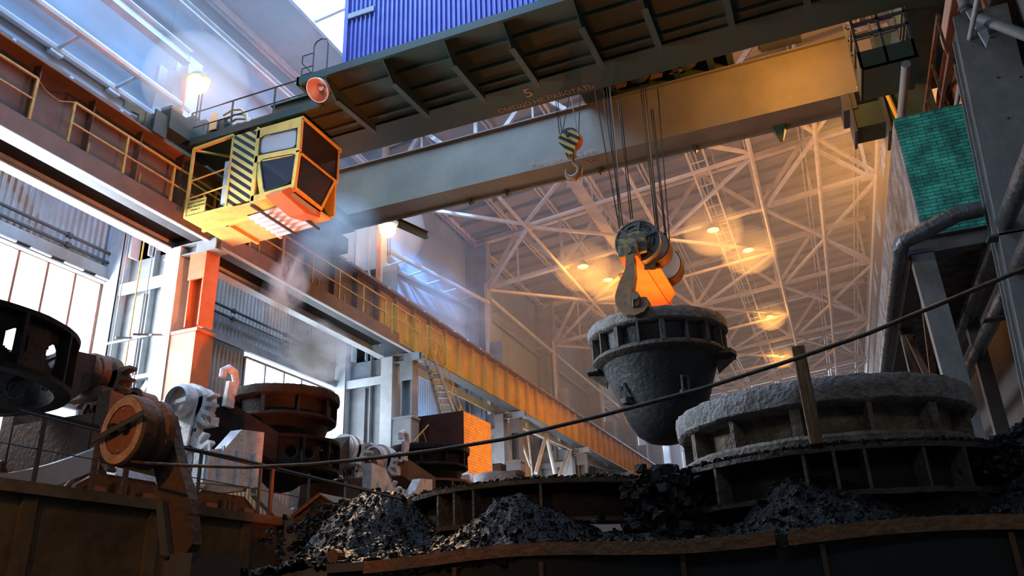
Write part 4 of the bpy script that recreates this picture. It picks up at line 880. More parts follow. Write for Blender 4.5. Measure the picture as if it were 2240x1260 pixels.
        each('axle_box', 'rust_red', bg, [lambda b, y=y: b.box(bx+.1, Yc+s*y-.16, 1.95, bx+.22, Yc+s*y+.16, 2.3) for y in (2.45, 3.6)])
        each('spring', 'rust_brown', bg, [lambda b, y=y: b.tube((bx+.14, Yc+s*y, 2.0), (bx+.14, Yc+s*y, 2.4), .07, 10) for y in (2.9, 3.05, 3.2)], True)
    # fish-bellied side beams
    P = [(XC+1.15, Yc-2.35, 3.0)]+[(XC+1.15, Yc+v, 2.55-.75*math.cos(v/2.3*PI/2)**1.0-.0) for v in np.linspace(-2.35, 2.35, 15)]+[(XC+1.15, Yc+2.35, 3.0)]+[(XC+1.15, Yc+v, 2.95-.75*math.cos(v/2.3*PI/2)) for v in np.linspace(2.2, -2.2, 13)]
    each('side_beam', 'steel_grey', t, [lambda b, dx=dx: b.prism([(p[0]+dx, p[1], p[2]) for p in P], (.14, 0, 0)) for dx in (0, -2.4)])
    # drive motor at the far end
    b = MB(); b.tube((XC+.45, Yc+3.65, 4.15), (XC+.45, Yc+4.05, 4.15), .25, 28); b.lathe([(.25, 0), (.29, 0), (.29, -.06), (.2, -.06)], (XC+.45, Yc+3.65, 4.15), 'y', 28); b.build('drive_drum', 'rust_red', t, True)
    # lifting horn
    b = MB(); b.prism([(XC+.45, Yc-2.75, 4.6), (XC+.45, Yc-2.45, 4.6), (XC+.45, Yc-2.5, 5.2), (XC+.45, Yc-2.68, 5.2)], (.1, 0, 0))
    b.path([(XC+.5, Yc-2.5, 4.9), (XC+.5, Yc-2.42, 5.25), (XC+.5, Yc-2.5, 5.45), (XC+.5, Yc-2.7, 5.5), (XC+.5, Yc-2.86, 5.4), (XC+.5, Yc-2.86, 5.25)], .09, 10); b.build('lifting_horn', 'whitewash', t)
    return t
slag_car(7.85, 'empty slag car at the left edge, bare dark carrier ring with round holes', .32, white=False, R=2.0, rh=.1, hr=.2, nh=14)
slag_car(16.7, 'whitewashed slag car with gear sector and link plate nearest the pulley drum')
slag_car(24.9, 'whitewashed slag car half hidden behind the slag heap before the brick kiosk', ringm='rust_brown')
pot((XC, 16.7, 5.47), 1.47, 'dark slag pot seated on the whitewashed car under the drifting smoke', mb='soot', mc='soot', mf='soot', posts=10, seed=9, lugs=False, deep=False, trun=False)
pot((XC, 24.9, 5.42), 1.46, 'smaller-looking dark slag pot on the car in front of the steep stair', mb='soot', mc='soot', mf='soot', posts=10, seed=12, lugs=False, deep=False, trun=False)
for x, l in ((XC-.8, 'outer'), (XC+.8, 'inner')):
    b = MB(); b.box(x-.04, -3, 1.56, x+.04, 60, 1.62); tag(b.build('track_rail', 'rust_brown'), l+' rail of the slag car track on the concrete platform', 'rail', 'slag car track rails')

# fence on the platform edge
fn = thing('edge_fence', (-9, 6, 1.66), 'thin dark pipe fence along the edge of the raised track platform', 'fence')
b = MB(); b.bar((-9, 3, 2.52), (-9, 16.5, 2.44), .03, .06); b.build('top_rail', 'black', fn)
b = MB(); b.tube((-9, 3, 2.08), (-9, 16.5, 2.06), .008, 5); b.build('wire', 'black', fn)
each('post', 'steel_dark', fn, [lambda b, y=y: b.box(-9.02, y-.02, 1.66, -8.98, y+.02, 2.52) for y in (5.6, 6.87, 9.6, 11.02, 12.39, 13.6)])
each('flat_post', 'rust_brown', fn, [lambda b, y=y: b.box(-9.02, y-.035, 1.66, -8.98, y+.035, 2.52) for y in (7.7, 8.22, 11.33)])
gc = thing('gabled_cover', (-8.2, 12, 1.2), 'small rusty gabled steel cover at the end of the platform edge beside the slag heap', 'cover')
b = MB(); b.prism([(-8.6, 11.6, 1.66), (-8.15, 11.6, 1.95), (-7.72, 11.6, 1.7), (-7.72, 11.6, 1.66)], (0, 1.6, 0)); b.build('end_wall', 'rust_brown', gc)
each('roof_plate', 'rust_brown', gc, [lambda b: b.prism([(-8.68, 11.5, 1.64), (-8.15, 11.5, 1.97), (-8.15, 11.5, 2.0), (-8.7, 11.5, 1.67)], (0, 1.8, 0)), lambda b: b.prism([(-8.15, 11.5, 1.97), (-7.66, 11.5, 1.68), (-7.64, 11.5, 1.71), (-8.15, 11.5, 2.0)], (0, 1.8, 0))])
b = MB(); b.box(-8.88, 11.6, -1.7, -7.7, 13.4, 1.66); b.build('base', 'concrete', gc)

# ------------------------------------------------------------------ pulley drum on its strut
DC = Vector(atY(270, 941, 5.1))
dr = thing('pulley_drum', (DC[0]+.2, 5.5, -1.0), 'round rust-brown pulley drum with red cover plate on a slanted strut before the platform', 'pulley')
b = MB(); r = .3
def rotz(b, c, a):
    ca, sa = math.cos(a), math.sin(a)
    b.v = [(c[0]+(x-c[0])*ca-(y-c[1])*sa, c[1]+(x-c[0])*sa+(y-c[1])*ca, z) for x, y, z in b.v]; return b
DA = -.16
b.lathe([(0, .0), (r*.72, .0), (r*.72, -.02), (r, -.02), (r+.015, .0), (r+.01, .12), (r-.03, .15), (r-.03, .2), (r+.01, .23), (r+.01, .3), (0, .32)], tuple(DC), 'y', 48); rotz(b, DC, DA); b.build('drum', 'rust_brown', dr, True)
b = MB(); b.lathe([(r*.72, -.024), (r*.98, -.024)], tuple(DC), 'y', 48); rotz(b, DC, DA); b.build('face_ring', 'tan_steel', dr)
b = MB(); b.lathe([(0, -.018), (r*.7, -.018), (r*.7, -.0)], tuple(DC), 'y', 40); rotz(b, DC, DA); cv = b.build('cover_plate', 'rust_red', dr)
each('bolt', 'steel_grey', cv, [lambda b, a=a: b.tube(DC+Vector((math.cos(a)*r*.62, -.03, math.sin(a)*r*.62)), DC+Vector((math.cos(a)*r*.62, -.018, math.sin(a)*r*.62)), .012, 8) and rotz(b, DC, DA) for a in (1.57, -1.57)])
each('clamp', 'black', cv, [lambda b, x=x: b.box(DC[0]+x-.04, DC[1]-.07, DC[2]-.03, DC[0]+x+.04, DC[1]-.02, DC[2]+.06) and rotz(b, DC, DA) for x in (-.1, .08)])
b = MB(); b.bar(DC+Vector((-.33, -.07, -.06)), DC+Vector((.36, -.07, .09)), .012, .05); rotz(b, DC, DA); b.build('cross_strap', 'steel_dark', dr)
b = MB(); pA = Vector(DC)+Vector((.22, .3, .1)); 
b.prism([atY(u, v, 5.45) for u, v in ((345, 890), (368, 905), (385, 990), (412, 1090), (420, 1190), (404, 1215), (362, 1215), (352, 1100), (335, 1020), (330, 1000))], (0, .12, 0)); b.build('strut', 'rust_dark', dr)
b = MB(); b.prism([atY(u, v, 5.44) for u, v in ((352, 1100), (362, 1215), (380, 1216), (372, 1150), (366, 1095))], (0, -.06, 0)); b.build('side_plate', 'steel_dark', dr)
each('step_peg', 'black', dr, [lambda b, u=u, v=v: b.bar(atY(u, v, 5.3), atY(u+26, v+2, 5.3), .05, .02) for u, v in ((412, 1125), (345, 1217))])
b = MB(); b.box(*[min(a, c) for a, c in zip(atY(350, 1300, 5.3), atY(430, 1215, 5.3))][:1], 5.3, -1.7, atY(420, 1215, 5.3)[0], 5.9, atY(380, 1212, 5.3)[2]); b.build('foot', 'steel_dark', dr)
# cable running from the drum to the right across the view
cp = [(288, 1010, 5.1), (330, 1014, 5.05), (420, 1019, 5), (540, 1022, 5), (680, 1016, 5), (830, 1001, 5), (960, 984, 5), (1100, 961, 5), (1320, 908, 5), (1540, 849, 5), (1740, 785, 5), (1900, 729, 5), (2080, 655, 5), (2240, 588, 5), (2330, 548, 5), (2700, 375, 5), (3300, 60, 5)]
b = MB(); b.path([atY(*p) for p in cp], .0135, 8); cbl = tag(b.build('cable', 'cable', smooth=True), 'thick dark cable sagging from the pulley drum across to the right edge', 'cable')
b = MB(); b.path([atY(u, v, 6.5) for u, v in ((0, 886), (60, 902), (200, 938), (320, 962), (506, 999), (700, 1048), (880, 1092))], .014, 6); tag(b.build('cable', 'black', smooth=True), 'thin black line falling from the left edge in front of the slag cars', 'cable')
# block below the strut, right of the platform wall
b = MB(); b.box(-6.6, 7.9, -1.7, -5.1, 8.6, .38); b.box(-6.65, 7.85, .38, -5.05, 8.65, .42); tag(b.build('steel_block', 'black'), 'black box-shaped block at the foot of the platform wall right of the strut', 'block')

# ================================================================== FOREGROUND CARRIERS AND SLAG
def carrier(c, R, lab, posts, crust=True):
    t = thing('ring_carrier', (c[0], c[1], c[2]-.6), lab, 'ring carrier', 'ring carriers in the foreground')
    X0, Y_, Z0 = c; ctr = (X0, Y_, 0)
    b = MB(); b.lathe([(R-.35, Z0-.03), (R, Z0-.03), (R+.01, Z0+.02), (R-.35, Z0+.03), (R-.35, Z0-.03)], ctr, n=110, wob=crusty(.01, 4, X0)); b.build('upper_flange', 'cast_iron', t, True)
    b = MB(); b.lathe([(R-.4, Z0-.45), (R-.02, Z0-.45), (R-.01, Z0-.40), (R-.4, Z0-.40), (R-.4, Z0-.45)], ctr, n=110, wob=crusty(.01, 4, X0+2)); b.build('lower_flange', 'cast_iron', t, True)
    b = MB(); b.lathe([(R-.22, Z0-.42), (R-.22, Z0)], ctr, n=90); b.build('web', 'dark_iron', t, True)
    each('rib', 'cast_iron', t, [lambda b, a=a: b.bar((X0+(R-.11)*math.cos(a), Y_+(R-.11)*math.sin(a), Z0-.41), (X0+(R-.11)*math.cos(a), Y_+(R-.11)*math.sin(a), Z0-.02), .2, .03, up=(-math.sin(a), math.cos(a), 0)) for a in posts])
    return t
carrier((-.06, 10.0, 1.33), 1.86, 'dark iron ring carrier directly beneath the big lower-right slag pot', [-PI/2+d for d in (-.62, -.1, .05, .2, .5, .75, 1.6, 2.4, 3.1, -1.1, -1.6)])
carrier((-3.58, 10.3, 1.35), 1.9, 'empty dark iron ring carrier behind the slag heap, left of the big pot', [-PI/2+d for d in (-.98, -.45, -.3, -.15, .28, .9, 1.5, 2.3, 3.1, -1.5, -2.2)])
b = MB(); b.box(-4.6, 11.4, .1, -1.9, 11.46, 1.3); bp_ = b.build('backing_plate', 'steel_grey'); tag(bp_, 'pale bluish plate with two round holes seen through the gap under the empty ring carrier', 'plate')
for x in (-3.0, -2.3): b = MB(); b.tube((x, 11.36, .93), (x, 11.4, .93), .1, 20); b.build('hole', 'black', bp_)

def heapz(x, y):
    z = .46+.1*max(0, y-6.95)+.05*math.sin(x*2.1)
    for cx, cy_, sx, sy, h in ((-3.35, 8.35, .62, .65, .62), (-2.55, 8.6, .4, .5, .05), (-.28, 8.45, .62, .6, .58), (-4.95, 8.5, .55, .6, .62), (-5.7, 9.1, .6, .8, .75), (2.15, 9.0, .55, .8, .75), (-1.6, 8.9, .3, .35, .55), (.9, 8.7, .5, .3, .25), (2.6, 7.9, .5, .5, .35)):
        z += h*math.exp(-((x-cx)/sx)**2-((y-cy_)/sy)**2)
    n = fbm(x*2.3, y*2.3, 1.7, 4)*.09+fbm(x*8, y*8, 4, 3)*.035
    rid = abs(mnoise.noise(Vector((x*13, y*13, .3))))*.05
    return z+n-rid
b = MB(); nx, ny = 520, 190
xs = np.linspace(-6.3, 3.2, nx); yy = np.linspace(6.96, 9.6, ny)
vs = [(float(x)+.02*mnoise.noise(Vector((x*9, y*9, 7))), float(y)+.02*mnoise.noise(Vector((x*9, y*9, 3))), heapz(float(x), float(y))) for y in yy for x in xs]
b.add(vs, [(j*nx+i, j*nx+i+1, (j+1)*nx+i+1, (j+1)*nx+i) for j in range(ny-1) for i in range(nx-1)])
tag(b.build('slag_heap', 'slag'), 'glistening black broken slag heaped along the trough under the pots', 'slag', kind='stuff')
# loose lumps on top of the heap and on the carrier flanges: one uncountable mass
def chunk(b, c, s, rnd_):
    import itertools
    pts = []
    for a in ((-1, -1, -1), (1, -1, -1), (1, 1, -1), (-1, 1, -1), (-1, -1, 1), (1, -1, 1), (1, 1, 1), (-1, 1, 1)):
        pts.append((c[0]+s*a[0]*rnd_.uniform(.3, 1), c[1]+s*a[1]*rnd_.uniform(.3, 1), c[2]+s*a[2]*rnd_.uniform(.25, .8)))
    b.hexa(pts)
R_ = random.Random(4); b = MB()
for _ in range(9000):
    x = R_.uniform(-6.0, 3.0); y = R_.uniform(6.97, 9.0) if R_.random() < .8 else R_.uniform(6.95, 7.3); chunk(b, (x, y, heapz(x, y)+.005), R_.uniform(.006, .022) if R_.random() < .9 else R_.uniform(.02, .05), R_)
tag(b.build('slag_lumps', 'slag'), 'loose small lumps scattered over the black slag heap', 'slag', kind='stuff')
b = MB()
for _ in range(2600):
    if R_.random() < .6: c = (-3.58, 10.3, 1.38); R = R_.uniform(1.55, 1.9); a = R_.uniform(-PI, 0.3)
    else: c = (-.06, 10, 1.36); R = R_.uniform(1.7, 1.86); a = R_.uniform(-PI, 0)
    chunk(b, (c[0]+R*math.cos(a), c[1]+R*math.sin(a), c[2]+R_.uniform(-.01, .02)), R_.uniform(.01, .035), R_)
for _ in range(1500):
    x, y = R_.gauss(-1.75, .22), R_.gauss(9.1, .3); chunk(b, (x, y, R_.uniform(.7, 1.42)-abs(x+1.75)*.4), R_.uniform(.03, .09), R_)
for _ in range(1200):
    x, y = R_.gauss(-6.1, .5), R_.gauss(9.9, .5); chunk(b, (x, y, 1.35+R_.uniform(-.2, .12)-abs(x+6.1)*.3), R_.uniform(.02, .07), R_)
for _ in range(1500):
    x, y = R_.gauss(1.95, .3), R_.gauss(9.0, .3); chunk(b, (x, y, R_.uniform(.8, 1.6)-abs(x-1.95)*.5), R_.uniform(.02, .06), R_)
tag(b.build('slag_crust', 'slag_grey'), 'caked dark slag crust on the ring carriers and between them', 'slag', kind='stuff')
# trough edge
tg = thing('slag_trough', (-1.6, 7, -1.7), 'long dark steel trough with bent rust-orange lip holding the black slag', 'trough')
b = MB(); b.box(-4.66, 6.98, -1.7, 3.2, 7.1, .5); b.box(-4.72, 6.98, -1.7, -4.6, 9.5, .46); b.build('front_wall', 'black', tg)
def lip(b, x0, x1, dz=0.0, dy=0.0):
    n = 30; vs = []
    for i in range(n+1):
        x = x0+(x1-x0)*i/n; y = 6.9+.05*math.sin(x*1.7)+dy; z = .5+.035*math.sin(x*1.9+.6)+dz
        vs += [(x, y, z+.035), (x, y-.012, z-.075), (x, y+.05, z-.075), (x, y+.05, z+.035)]
    b.add(vs, [(4*i+a, 4*i+4+a, 4*i+4+(a+1) % 4, 4*i+(a+1) % 4) for i in range(n) for a in range(4)]+[(0, 1, 2, 3), (4*n+3, 4*n+2, 4*n+1, 4*n)])
each('lip', 'lip_rust', tg, [lambda b: lip(b, -4.3, -.52), lambda b: lip(b, -.42, 1.6, -.02, -.03)])
each('lip_end', 'steel_dark', tg, [lambda b: b.box(-4.72, 6.86, .42, -4.3, 7.0, .5)])
each('wall_rib', 'rust_brown', tg, [lambda b, x=x: b.box(x, 6.93, -1.7, x+.04, 6.98, .4) for x in (-3.4, -2.55, -1.3, -.2, 1.1)])
# low pile and peg at the bottom left of the trough
b = MB()
for _ in range(1500):
    x, y = R_.gauss(-5.2, .35), R_.gauss(7.3, .2); chunk(b, (x, y, .12-abs(x+5.2)*.35+R_.uniform(-.1, .05)), R_.uniform(.01, .04), R_)
tag(b.build('slag_spill', 'slag'), 'small spill of slag lumps at the lower left of the trough', 'slag', kind='stuff')
b = MB(); b.prism([(-5.0, 7.2, -1.7), (-4.78, 7.2, -1.7), (-4.84, 7.2, .52), (-4.94, 7.2, .52)], (0, .1, 0)); b.tube((-4.89, 7.2, .6), (-4.89, 7.3, .6), .07, 14); tag(b.build('locking_peg', 'rust_brown'), 'stubby rusty peg with round head standing at the trough corner', 'peg')
# wooden post
b = MB(); p0 = Vector(atY(1787, 972, 8.12)); p1 = Vector(atY(1745, 757, 8.05)); b.bar(p0, p1, .125, .1, up=(0, -1, 0)); 
o = b.build('wooden_post', 'wood'); tag(o, 'weathered wooden post leaning against the big pot rim', 'post'); bv = o.modifiers.new('worn', 'BEVEL'); bv.width = .012; bv.segments = 2
# trunnion arm with cap at the right of the big pot
t = thing('trunnion_stub', (2.4, 9.2, .9), 'dark round trunnion end crusted with slag at the right picture edge', 'trunnion')
b = MB(); b.tube((1.9, 9.6, 1.15), (2.6, 8.9, 1.15), .3, 28, .24); b.lathe([(.24, 0), (.34, .02), (.34, .1), (0, .12)], (2.5, 8.7, 1.15), 'y', 28); b.build('stub', 'cast_iron', t, True)
b = MB(); b.prism([(1.4, 9.2, 1.25), (2.4, 8.9, 1.5), (2.4, 8.9, 1.62), (1.4, 9.2, 1.4)], (0, .5, 0)); b.build('arm', 'cast_iron', t)
# pale cap block on the far side of the empty carrier
t = thing('bearing_block', (-5.2, 12.3, 1.3), 'pale round bearing cap with brown post standing behind the empty ring carrier', 'bearing')
b = MB(); q = atY(1090, 1050, 12.0); b.tube((q[0], 12, q[2]-.15), (q[0], 12, q[2]+.08), .4, 32); b.build('cap', 'whitewash', t, True)
b = MB(); q = atY(1088, 1045, 11.9); b.box(q[0]-.06, 11.85, q[2], q[0]+.08, 12.1, q[2]+.22); b.box(q[0], 11.85, q[2], q[0]+.4, 12.1, q[2]+.08); b.build('lug', 'rust_brown', t)
b = MB(); b.tube((q[0], 12, -1.7), (q[0], 12, 1.5), .25, 20); b.build('support_column', 'dark_iron', t, True)

# ================================================================== STAIR AND KIOSK
kx = -13.6
b = MB(); b.box(-16.4, 28.92, 1.56, kx, 31.7, 7.72); kk = b.build('brick_kiosk', 'brick_kiosk'); b = MB(); b.box(-16.4, 28.88, 1.56, kx, 28.92, 7.72); b.build('front_wall', 'dark_red', kk); tag(kk, 'glowing orange brick kiosk beside the foot of the steep stair', 'kiosk')  # front sheet coloured dark for shade, brick side for lamp light
sr = thing('steep_stair', (-15.2, 29.8, 7), 'steep open steel stair with orange handrails rising to the runway', 'stair')
A0, A1, B0, B1 = Vector(atX(931, 787, -15.3)), Vector(atX(978, 964, -15.3)), Vector(atX(951, 787, -14.75)), Vector(atX(1018, 966, -14.75))
for p, q in ((A0, A1), (B0, B1)): b = MB(); b.bar(p, q, .05, .2); b.build('stringer', 'steel_grey', sr)
each('tread', 'steel_grey', sr, [lambda b, k=k: b.bar(A0+(A1-A0)*k/13, B0+(B1-B0)*k/13, .2, .03) for k in range(1, 14)])
for P, Q in ((A0, A1), (B0, B1)):
    up_ = Vector((0, .3, .8)); b = MB(); b.tube(P+up_, Q+up_, .025, 6); h = b.build('handrail', 'rail_yellow', sr, True)
    b = MB(); b.tube(P+up_*.5, Q+up_*.5, .018, 6); b.build('mid_rail', 'rail_yellow', sr, True)
    each('baluster', 'rail_yellow', h, [lambda b, k=k: b.bar(P+(Q-P)*k/4, P+(Q-P)*k/4+up_, .035, .035) for k in range(5)])
b = MB(); b.box(-16.4, 30.6, 6.95, -14.4, 31.9, 7.02); b.build('landing', 'steel_grey', sr)
t = thing('landing_rail', (-15.5, 28.5, 7), 'short orange handrail frame left of the stair foot above the third pot', 'railing')
for p, q in (((905, 965), (948, 918)), ((948, 918), (970, 930)), ((970, 930), (985, 970)), ((950, 918), (952, 975)), ((925, 945), (935, 972)), ((962, 925), (966, 975)), ((970, 925), (1012, 918))):
    b = MB(); b.tube(atX(*p, -15.2), atX(*q, -15.2), .03, 6); b.build('rail', 'rail_yellow', t, True)
# tubular braces in the bays beyond the kiosk
def braceset(items, lab, x=-16.2):
    t = thing('bay_brace', atX(items[0][0][0], items[0][0][1], x), lab, 'bracing')
    for p, q, r in items: b = MB(); b.tube(atX(*p, x), atX(*q, x), r, 8); b.build('tube', 'column_white', t, True)
braceset([((1195, 950), (1172, 1035), .13), ((1195, 950), (1215, 1040), .13), ((1152, 925), (1165, 1040), .06), ((1245, 985), (1222, 1040), .08), ((1130, 935), (1160, 1020), .07), ((1250, 985), (1236, 1040), .04), ((1130, 930), (1255, 985), .08)], 'pale tubular V-braces under the far runway bay right of the dark column')
braceset([((1275, 1010), (1340, 1030), .08), ((1300, 1000), (1280, 1030), .07), ((1340, 1018), (1300, 1045), .06)], 'small pale tubular braces under the runway below the hanging pot', -16.6)

# ================================================================== RIGHT SIDE
bs = thing('brick_shaft', (3.1, 16, 6.45), 'block of green-painted brickwork with pale flank on a steel trestle at right', 'brick shaft')
b = MB(); b.box(2.47, 16.0, 6.5, 3.85, 16.3, 9.2); b.build('front_face', 'brick_green', bs)
b = MB(); b.box(2.45, 16.02, 6.5, 3.9, 40, 9.18); b.build('flank', 'brick_grey', bs)
ts = thing('steel_trestle', (3.0, 16, -1.7), 'grey steel trestle legs and beams carrying the green brick block', 'trestle')
each('leg', 'column_near', ts, [lambda b, q=q: b.bar(*q) for q in (((2.34, 16.1, 6.15), (2.44, 16.1, -1.7), .4, .3), ((2.3, 21, 6.15), (2.3, 21, -1.7), .3, .3), ((2.3, 27, 6.15), (2.3, 27, -1.7), .3, .3), ((3.75, 21, 6.15), (3.75, 21, -1.7), .3, .3))])
each('beam', 'column_near', ts, [lambda b, q=q: b.ibeam(*q) for q in (((2.1, 16.1, 6.3), (3.9, 16.1, 6.3), .36, .3), ((2.3, 16.2, 6.3), (2.3, 40, 6.3), .36, .3), ((3.8, 16.2, 6.3), (3.8, 40, 6.3), .36, .3))])
each('brace', 'rust_brown', ts, [lambda b, q=q: b.bar(*q, .12, .12) for q in (((2.3, 16.4, 5.9), (2.3, 20.8, 2.0)), ((2.3, 20.8, 5.9), (2.3, 16.4, 2.0)), ((2.3, 21.2, 5.9), (2.3, 26.8, 2)))])
def pipe(pts, r, lab, bands=6, m='pipe_grey'):
    t = thing('insulated_pipe', pts[0], lab, 'pipe')
    b = MB(); b.path(pts, r, 20); b.build('jacket', m, t, True)
    P = [Vector(p) for p in pts]; L = [0]
    for i in range(len(P)-1): L.append(L[-1]+(P[i+1]-P[i]).length)
    def at(s_):
        for i in range(len(P)-1):
            if s_ <= L[i+1]: f = (s_-L[i])/(L[i+1]-L[i]); return P[i].lerp(P[i+1], f), (P[i+1]-P[i]).normalized()
        return P[-1], (P[-1]-P[-2]).normalized()
    for k in range(bands):
        p, d = at(L[-1]*(k+.5)/bands); b = MB(); b.tube(p-d*.02, p+d*.02, r*1.04, 20); b.build('band', m, t, True)
E0 = Vector(atY(1968, 530, 15.5)); 
pipe([(3.42, 15.5, 6.62), (3.0, 15.5, 6.6), tuple(E0+Vector((.25, 0, .06))), tuple(E0+Vector((.08, .02, .02))), tuple(E0+Vector((0, .14, -.06))), (E0[0]-.02, 15.9, E0[2]-.1), (E0[0]-.02, 34, E0[2]-.1)], .155, 'lagged grey pipe with elbow running beneath the green brick block', 10)
pipe([(3.6, -4, 6.06), (3.6, 40, 6.06)], .15, 'lagged grey pipe at the right edge, upper and left of the two slanting ones', 36)
pipe([(3.6, -4, 5.2), (3.6, 40, 5.2)], .15, 'lagged grey pipe at the right edge, lower and right of the two slanting ones', 36)
each_t = thing('pipe_hanger', (3.6, 18, 4.9), 'small flat brackets holding the two slanting lagged pipes', 'bracket', 'pipe hangers')
b = MB(); b.box(3.3, 17.2, 5.0, 4.0, 17.5, 5.03); b.build('shelf', 'steel_dark', each_t); b = MB(); b.box(3.3, 15.0, 5.84, 4.0, 15.3, 5.88); b.build('shelf', 'steel_dark', each_t)
nc = thing('near_column', (3.9, 15, 3), 'large dark grey steel column with three edge flanges at upper right', 'column')
def lean(z): return 3.79-(10.56-z)*.07
b = MB(); b.prism([(lean(10.6), 15, 10.6), (lean(10.6)+.95, 15, 10.6), (lean(-1.7)+.95, 15, -1.7), (lean(-1.7), 15, -1.7)], (0, .06, 0)); w = b.build('face_plate', 'column_near', nc)
each('edge_flange', 'column_near', nc, [lambda b, k=k: b.prism([(lean(z)+dx, 15.05+.28*k, z) for z, dx in ((10.6-.35*k, -.03), (10.6-.35*k, .1), (-1.7, .1), (-1.7, -.03))], (0, .05, 0)) for k in (1, 2)])
b = MB(); b.prism([(lean(10.4)+.02, 15.05, 10.4), (lean(10.4)+.05, 15.05, 10.4), (lean(-1.7)+.05, 15.05, -1.7), (lean(-1.7)+.02, 15.05, -1.7)], (0, .6, 0)); b.build('side_web', 'steel_dark', nc)
each('bolt_hole', 'black', w, [lambda b, x=x, z=z: b.tube((x, 14.985, z), (x, 15, z), .02, 8) for x, z in ((4.2, 9.0), (4.55, 8.9), (4.15, 8.1), (4.5, 8.1), (4.3, 9.9))])
for pts, lab in (([(3.98, 14.8, 10.5), (4.05, 14.8, 12.8)], 'grey tube rising from the bolted joint above the near column'), ([(4.1, 14.8, 10.35), (5.1, 14.4, 8.9)], 'grey tube slanting down to the right edge from the bolted joint')):
    t = thing('strut_tube', pts[0], lab, 'tube'); b = MB(); b.tube(*pts, .1, 16); b.build('tube', 'column_near', t, True)
    d = (Vector(pts[1])-Vector(pts[0])).normalized(); p = Vector(pts[0])+d*.05; b = MB(); b.tube(p-d*.02, p+d*.03, .13, 16); b.build('collar', 'steel_dark', t, True)
b = MB(); b.prism([(3.95, 14.78, 10.7), (4.2, 14.78, 10.75), (4.22, 14.78, 9.8), (4.12, 14.78, 9.6)], (0, .06, 0)); tag(b.build('joint_plate', 'steel_grey'), 'bolted joint plate where two tubes meet above the near column', 'plate')
rr = thing('crane_runway', (4.4, 12, 10), 'dark rust-brown right-hand runway with lattice walkway beyond the green bricks', 'crane runway')
b = MB(); b.box(4.6, 15.8, 10.2, 4.66, 110, 12.2); b.box(4.35, 15.8, 10.16, 4.9, 110, 10.2); b.box(4.3, 15.8, 12.2, 4.9, 110, 12.26); b.build('girder', 'rust_red', rr)
each('walkway_chord', 'rust_brown', rr, [lambda b, x=x, z=z: b.bar((x, 15.8, z), (x, 44, z), .07, .1) for x, z in ((3.75, 10.3), (4.3, 10.3), (3.75, 11.3))])
each('lattice_bar', 'rust_brown', rr, [lambda b, k=k: b.bar((3.75, 16+k*1.5, 10.3), (4.3, 16+(k+1)*1.5, 10.3), .05, .07) if k % 2 else b.bar((4.3, 16+k*1.5, 10.3), (3.75, 16+(k+1)*1.5, 10.3), .05, .07) for k in range(14)])
each('lattice_post', 'rust_brown', rr, [lambda b, k=k: b.bar((3.75, 16+k*1.5, 10.3), (3.75, 16+k*1.5, 11.3), .05, .05) for k in range(14)])
each('stiffener', 'rust_brown', rr, [lambda b, y=y: b.box(4.5, y, 10.2, 4.6, y+.03, 12.2) for y in np.arange(16, 40, 1.5)])
b = MB(); q = atZ(1982, 140, 11.0); b.tube(q, (q[0], 44, q[2]), .1, 12); tag(b.build('service_pipe', 'steel_grey', smooth=True), 'thin grey pipe running away between crane end and green brick block', 'pipe')
b = MB(); b.tube((3.95, 12, 10.0), (3.95, 40, 10.0), .05, 10); tag(b.build('service_pipe', 'steel_grey', smooth=True), 'pale slim pipe inside the right runway lattice', 'pipe')

# ================================================================== ROOF LAMPS
def atRoof(u, v, off):
    d = ray(u, v); k = (17.9+off+1.71)/(d[2]-.1*d[0]); return tuple(d*k)
LL = [((1275, 583), 'glowing orange roof lamp left of the hoist, upper of the close pair', 1.1), ((1330, 612), 'glowing orange roof lamp just left of the ladle hook, lower of the close pair', 1), ((1560, 503), 'glowing orange roof lamp right of the hoist ropes, topmost in its row', 1.1),
      ((1637, 547), 'glowing orange roof lamp beside the catwalk, second from top in the right row', 1.1), ((1684, 692), 'small orange roof lamp level with the hanging pot rim', .8), ((1710, 780), 'small orange roof lamp just left of the wooden post top', .75)]
for (u, v), lab, s in LL:
    p = atRoof(u, v, -.45); t = thing('roof_lamp', p, lab, 'lamp')
    b = MB(); b.lathe([(0, 0), (.28*s, .0), (.26*s, .06), (0, .06)], p, n=24); b.build('lens', 'lamp_sodium', t, True)
    b = MB(); b.lathe([(.3*s, -.02), (.32*s, .0), (.2*s, .25), (.06, .4), (0, .4)], p, n=24); b.tube((p[0], p[1], p[2]+.35), (p[0], p[1], p[2]+.8), .03, 6); b.build('shade', 'steel_dark', t, True)
    light('roof_lamp_bulb', 'POINT', (p[0], p[1], p[2]-.25), 450*s, SOD, radius=.2)

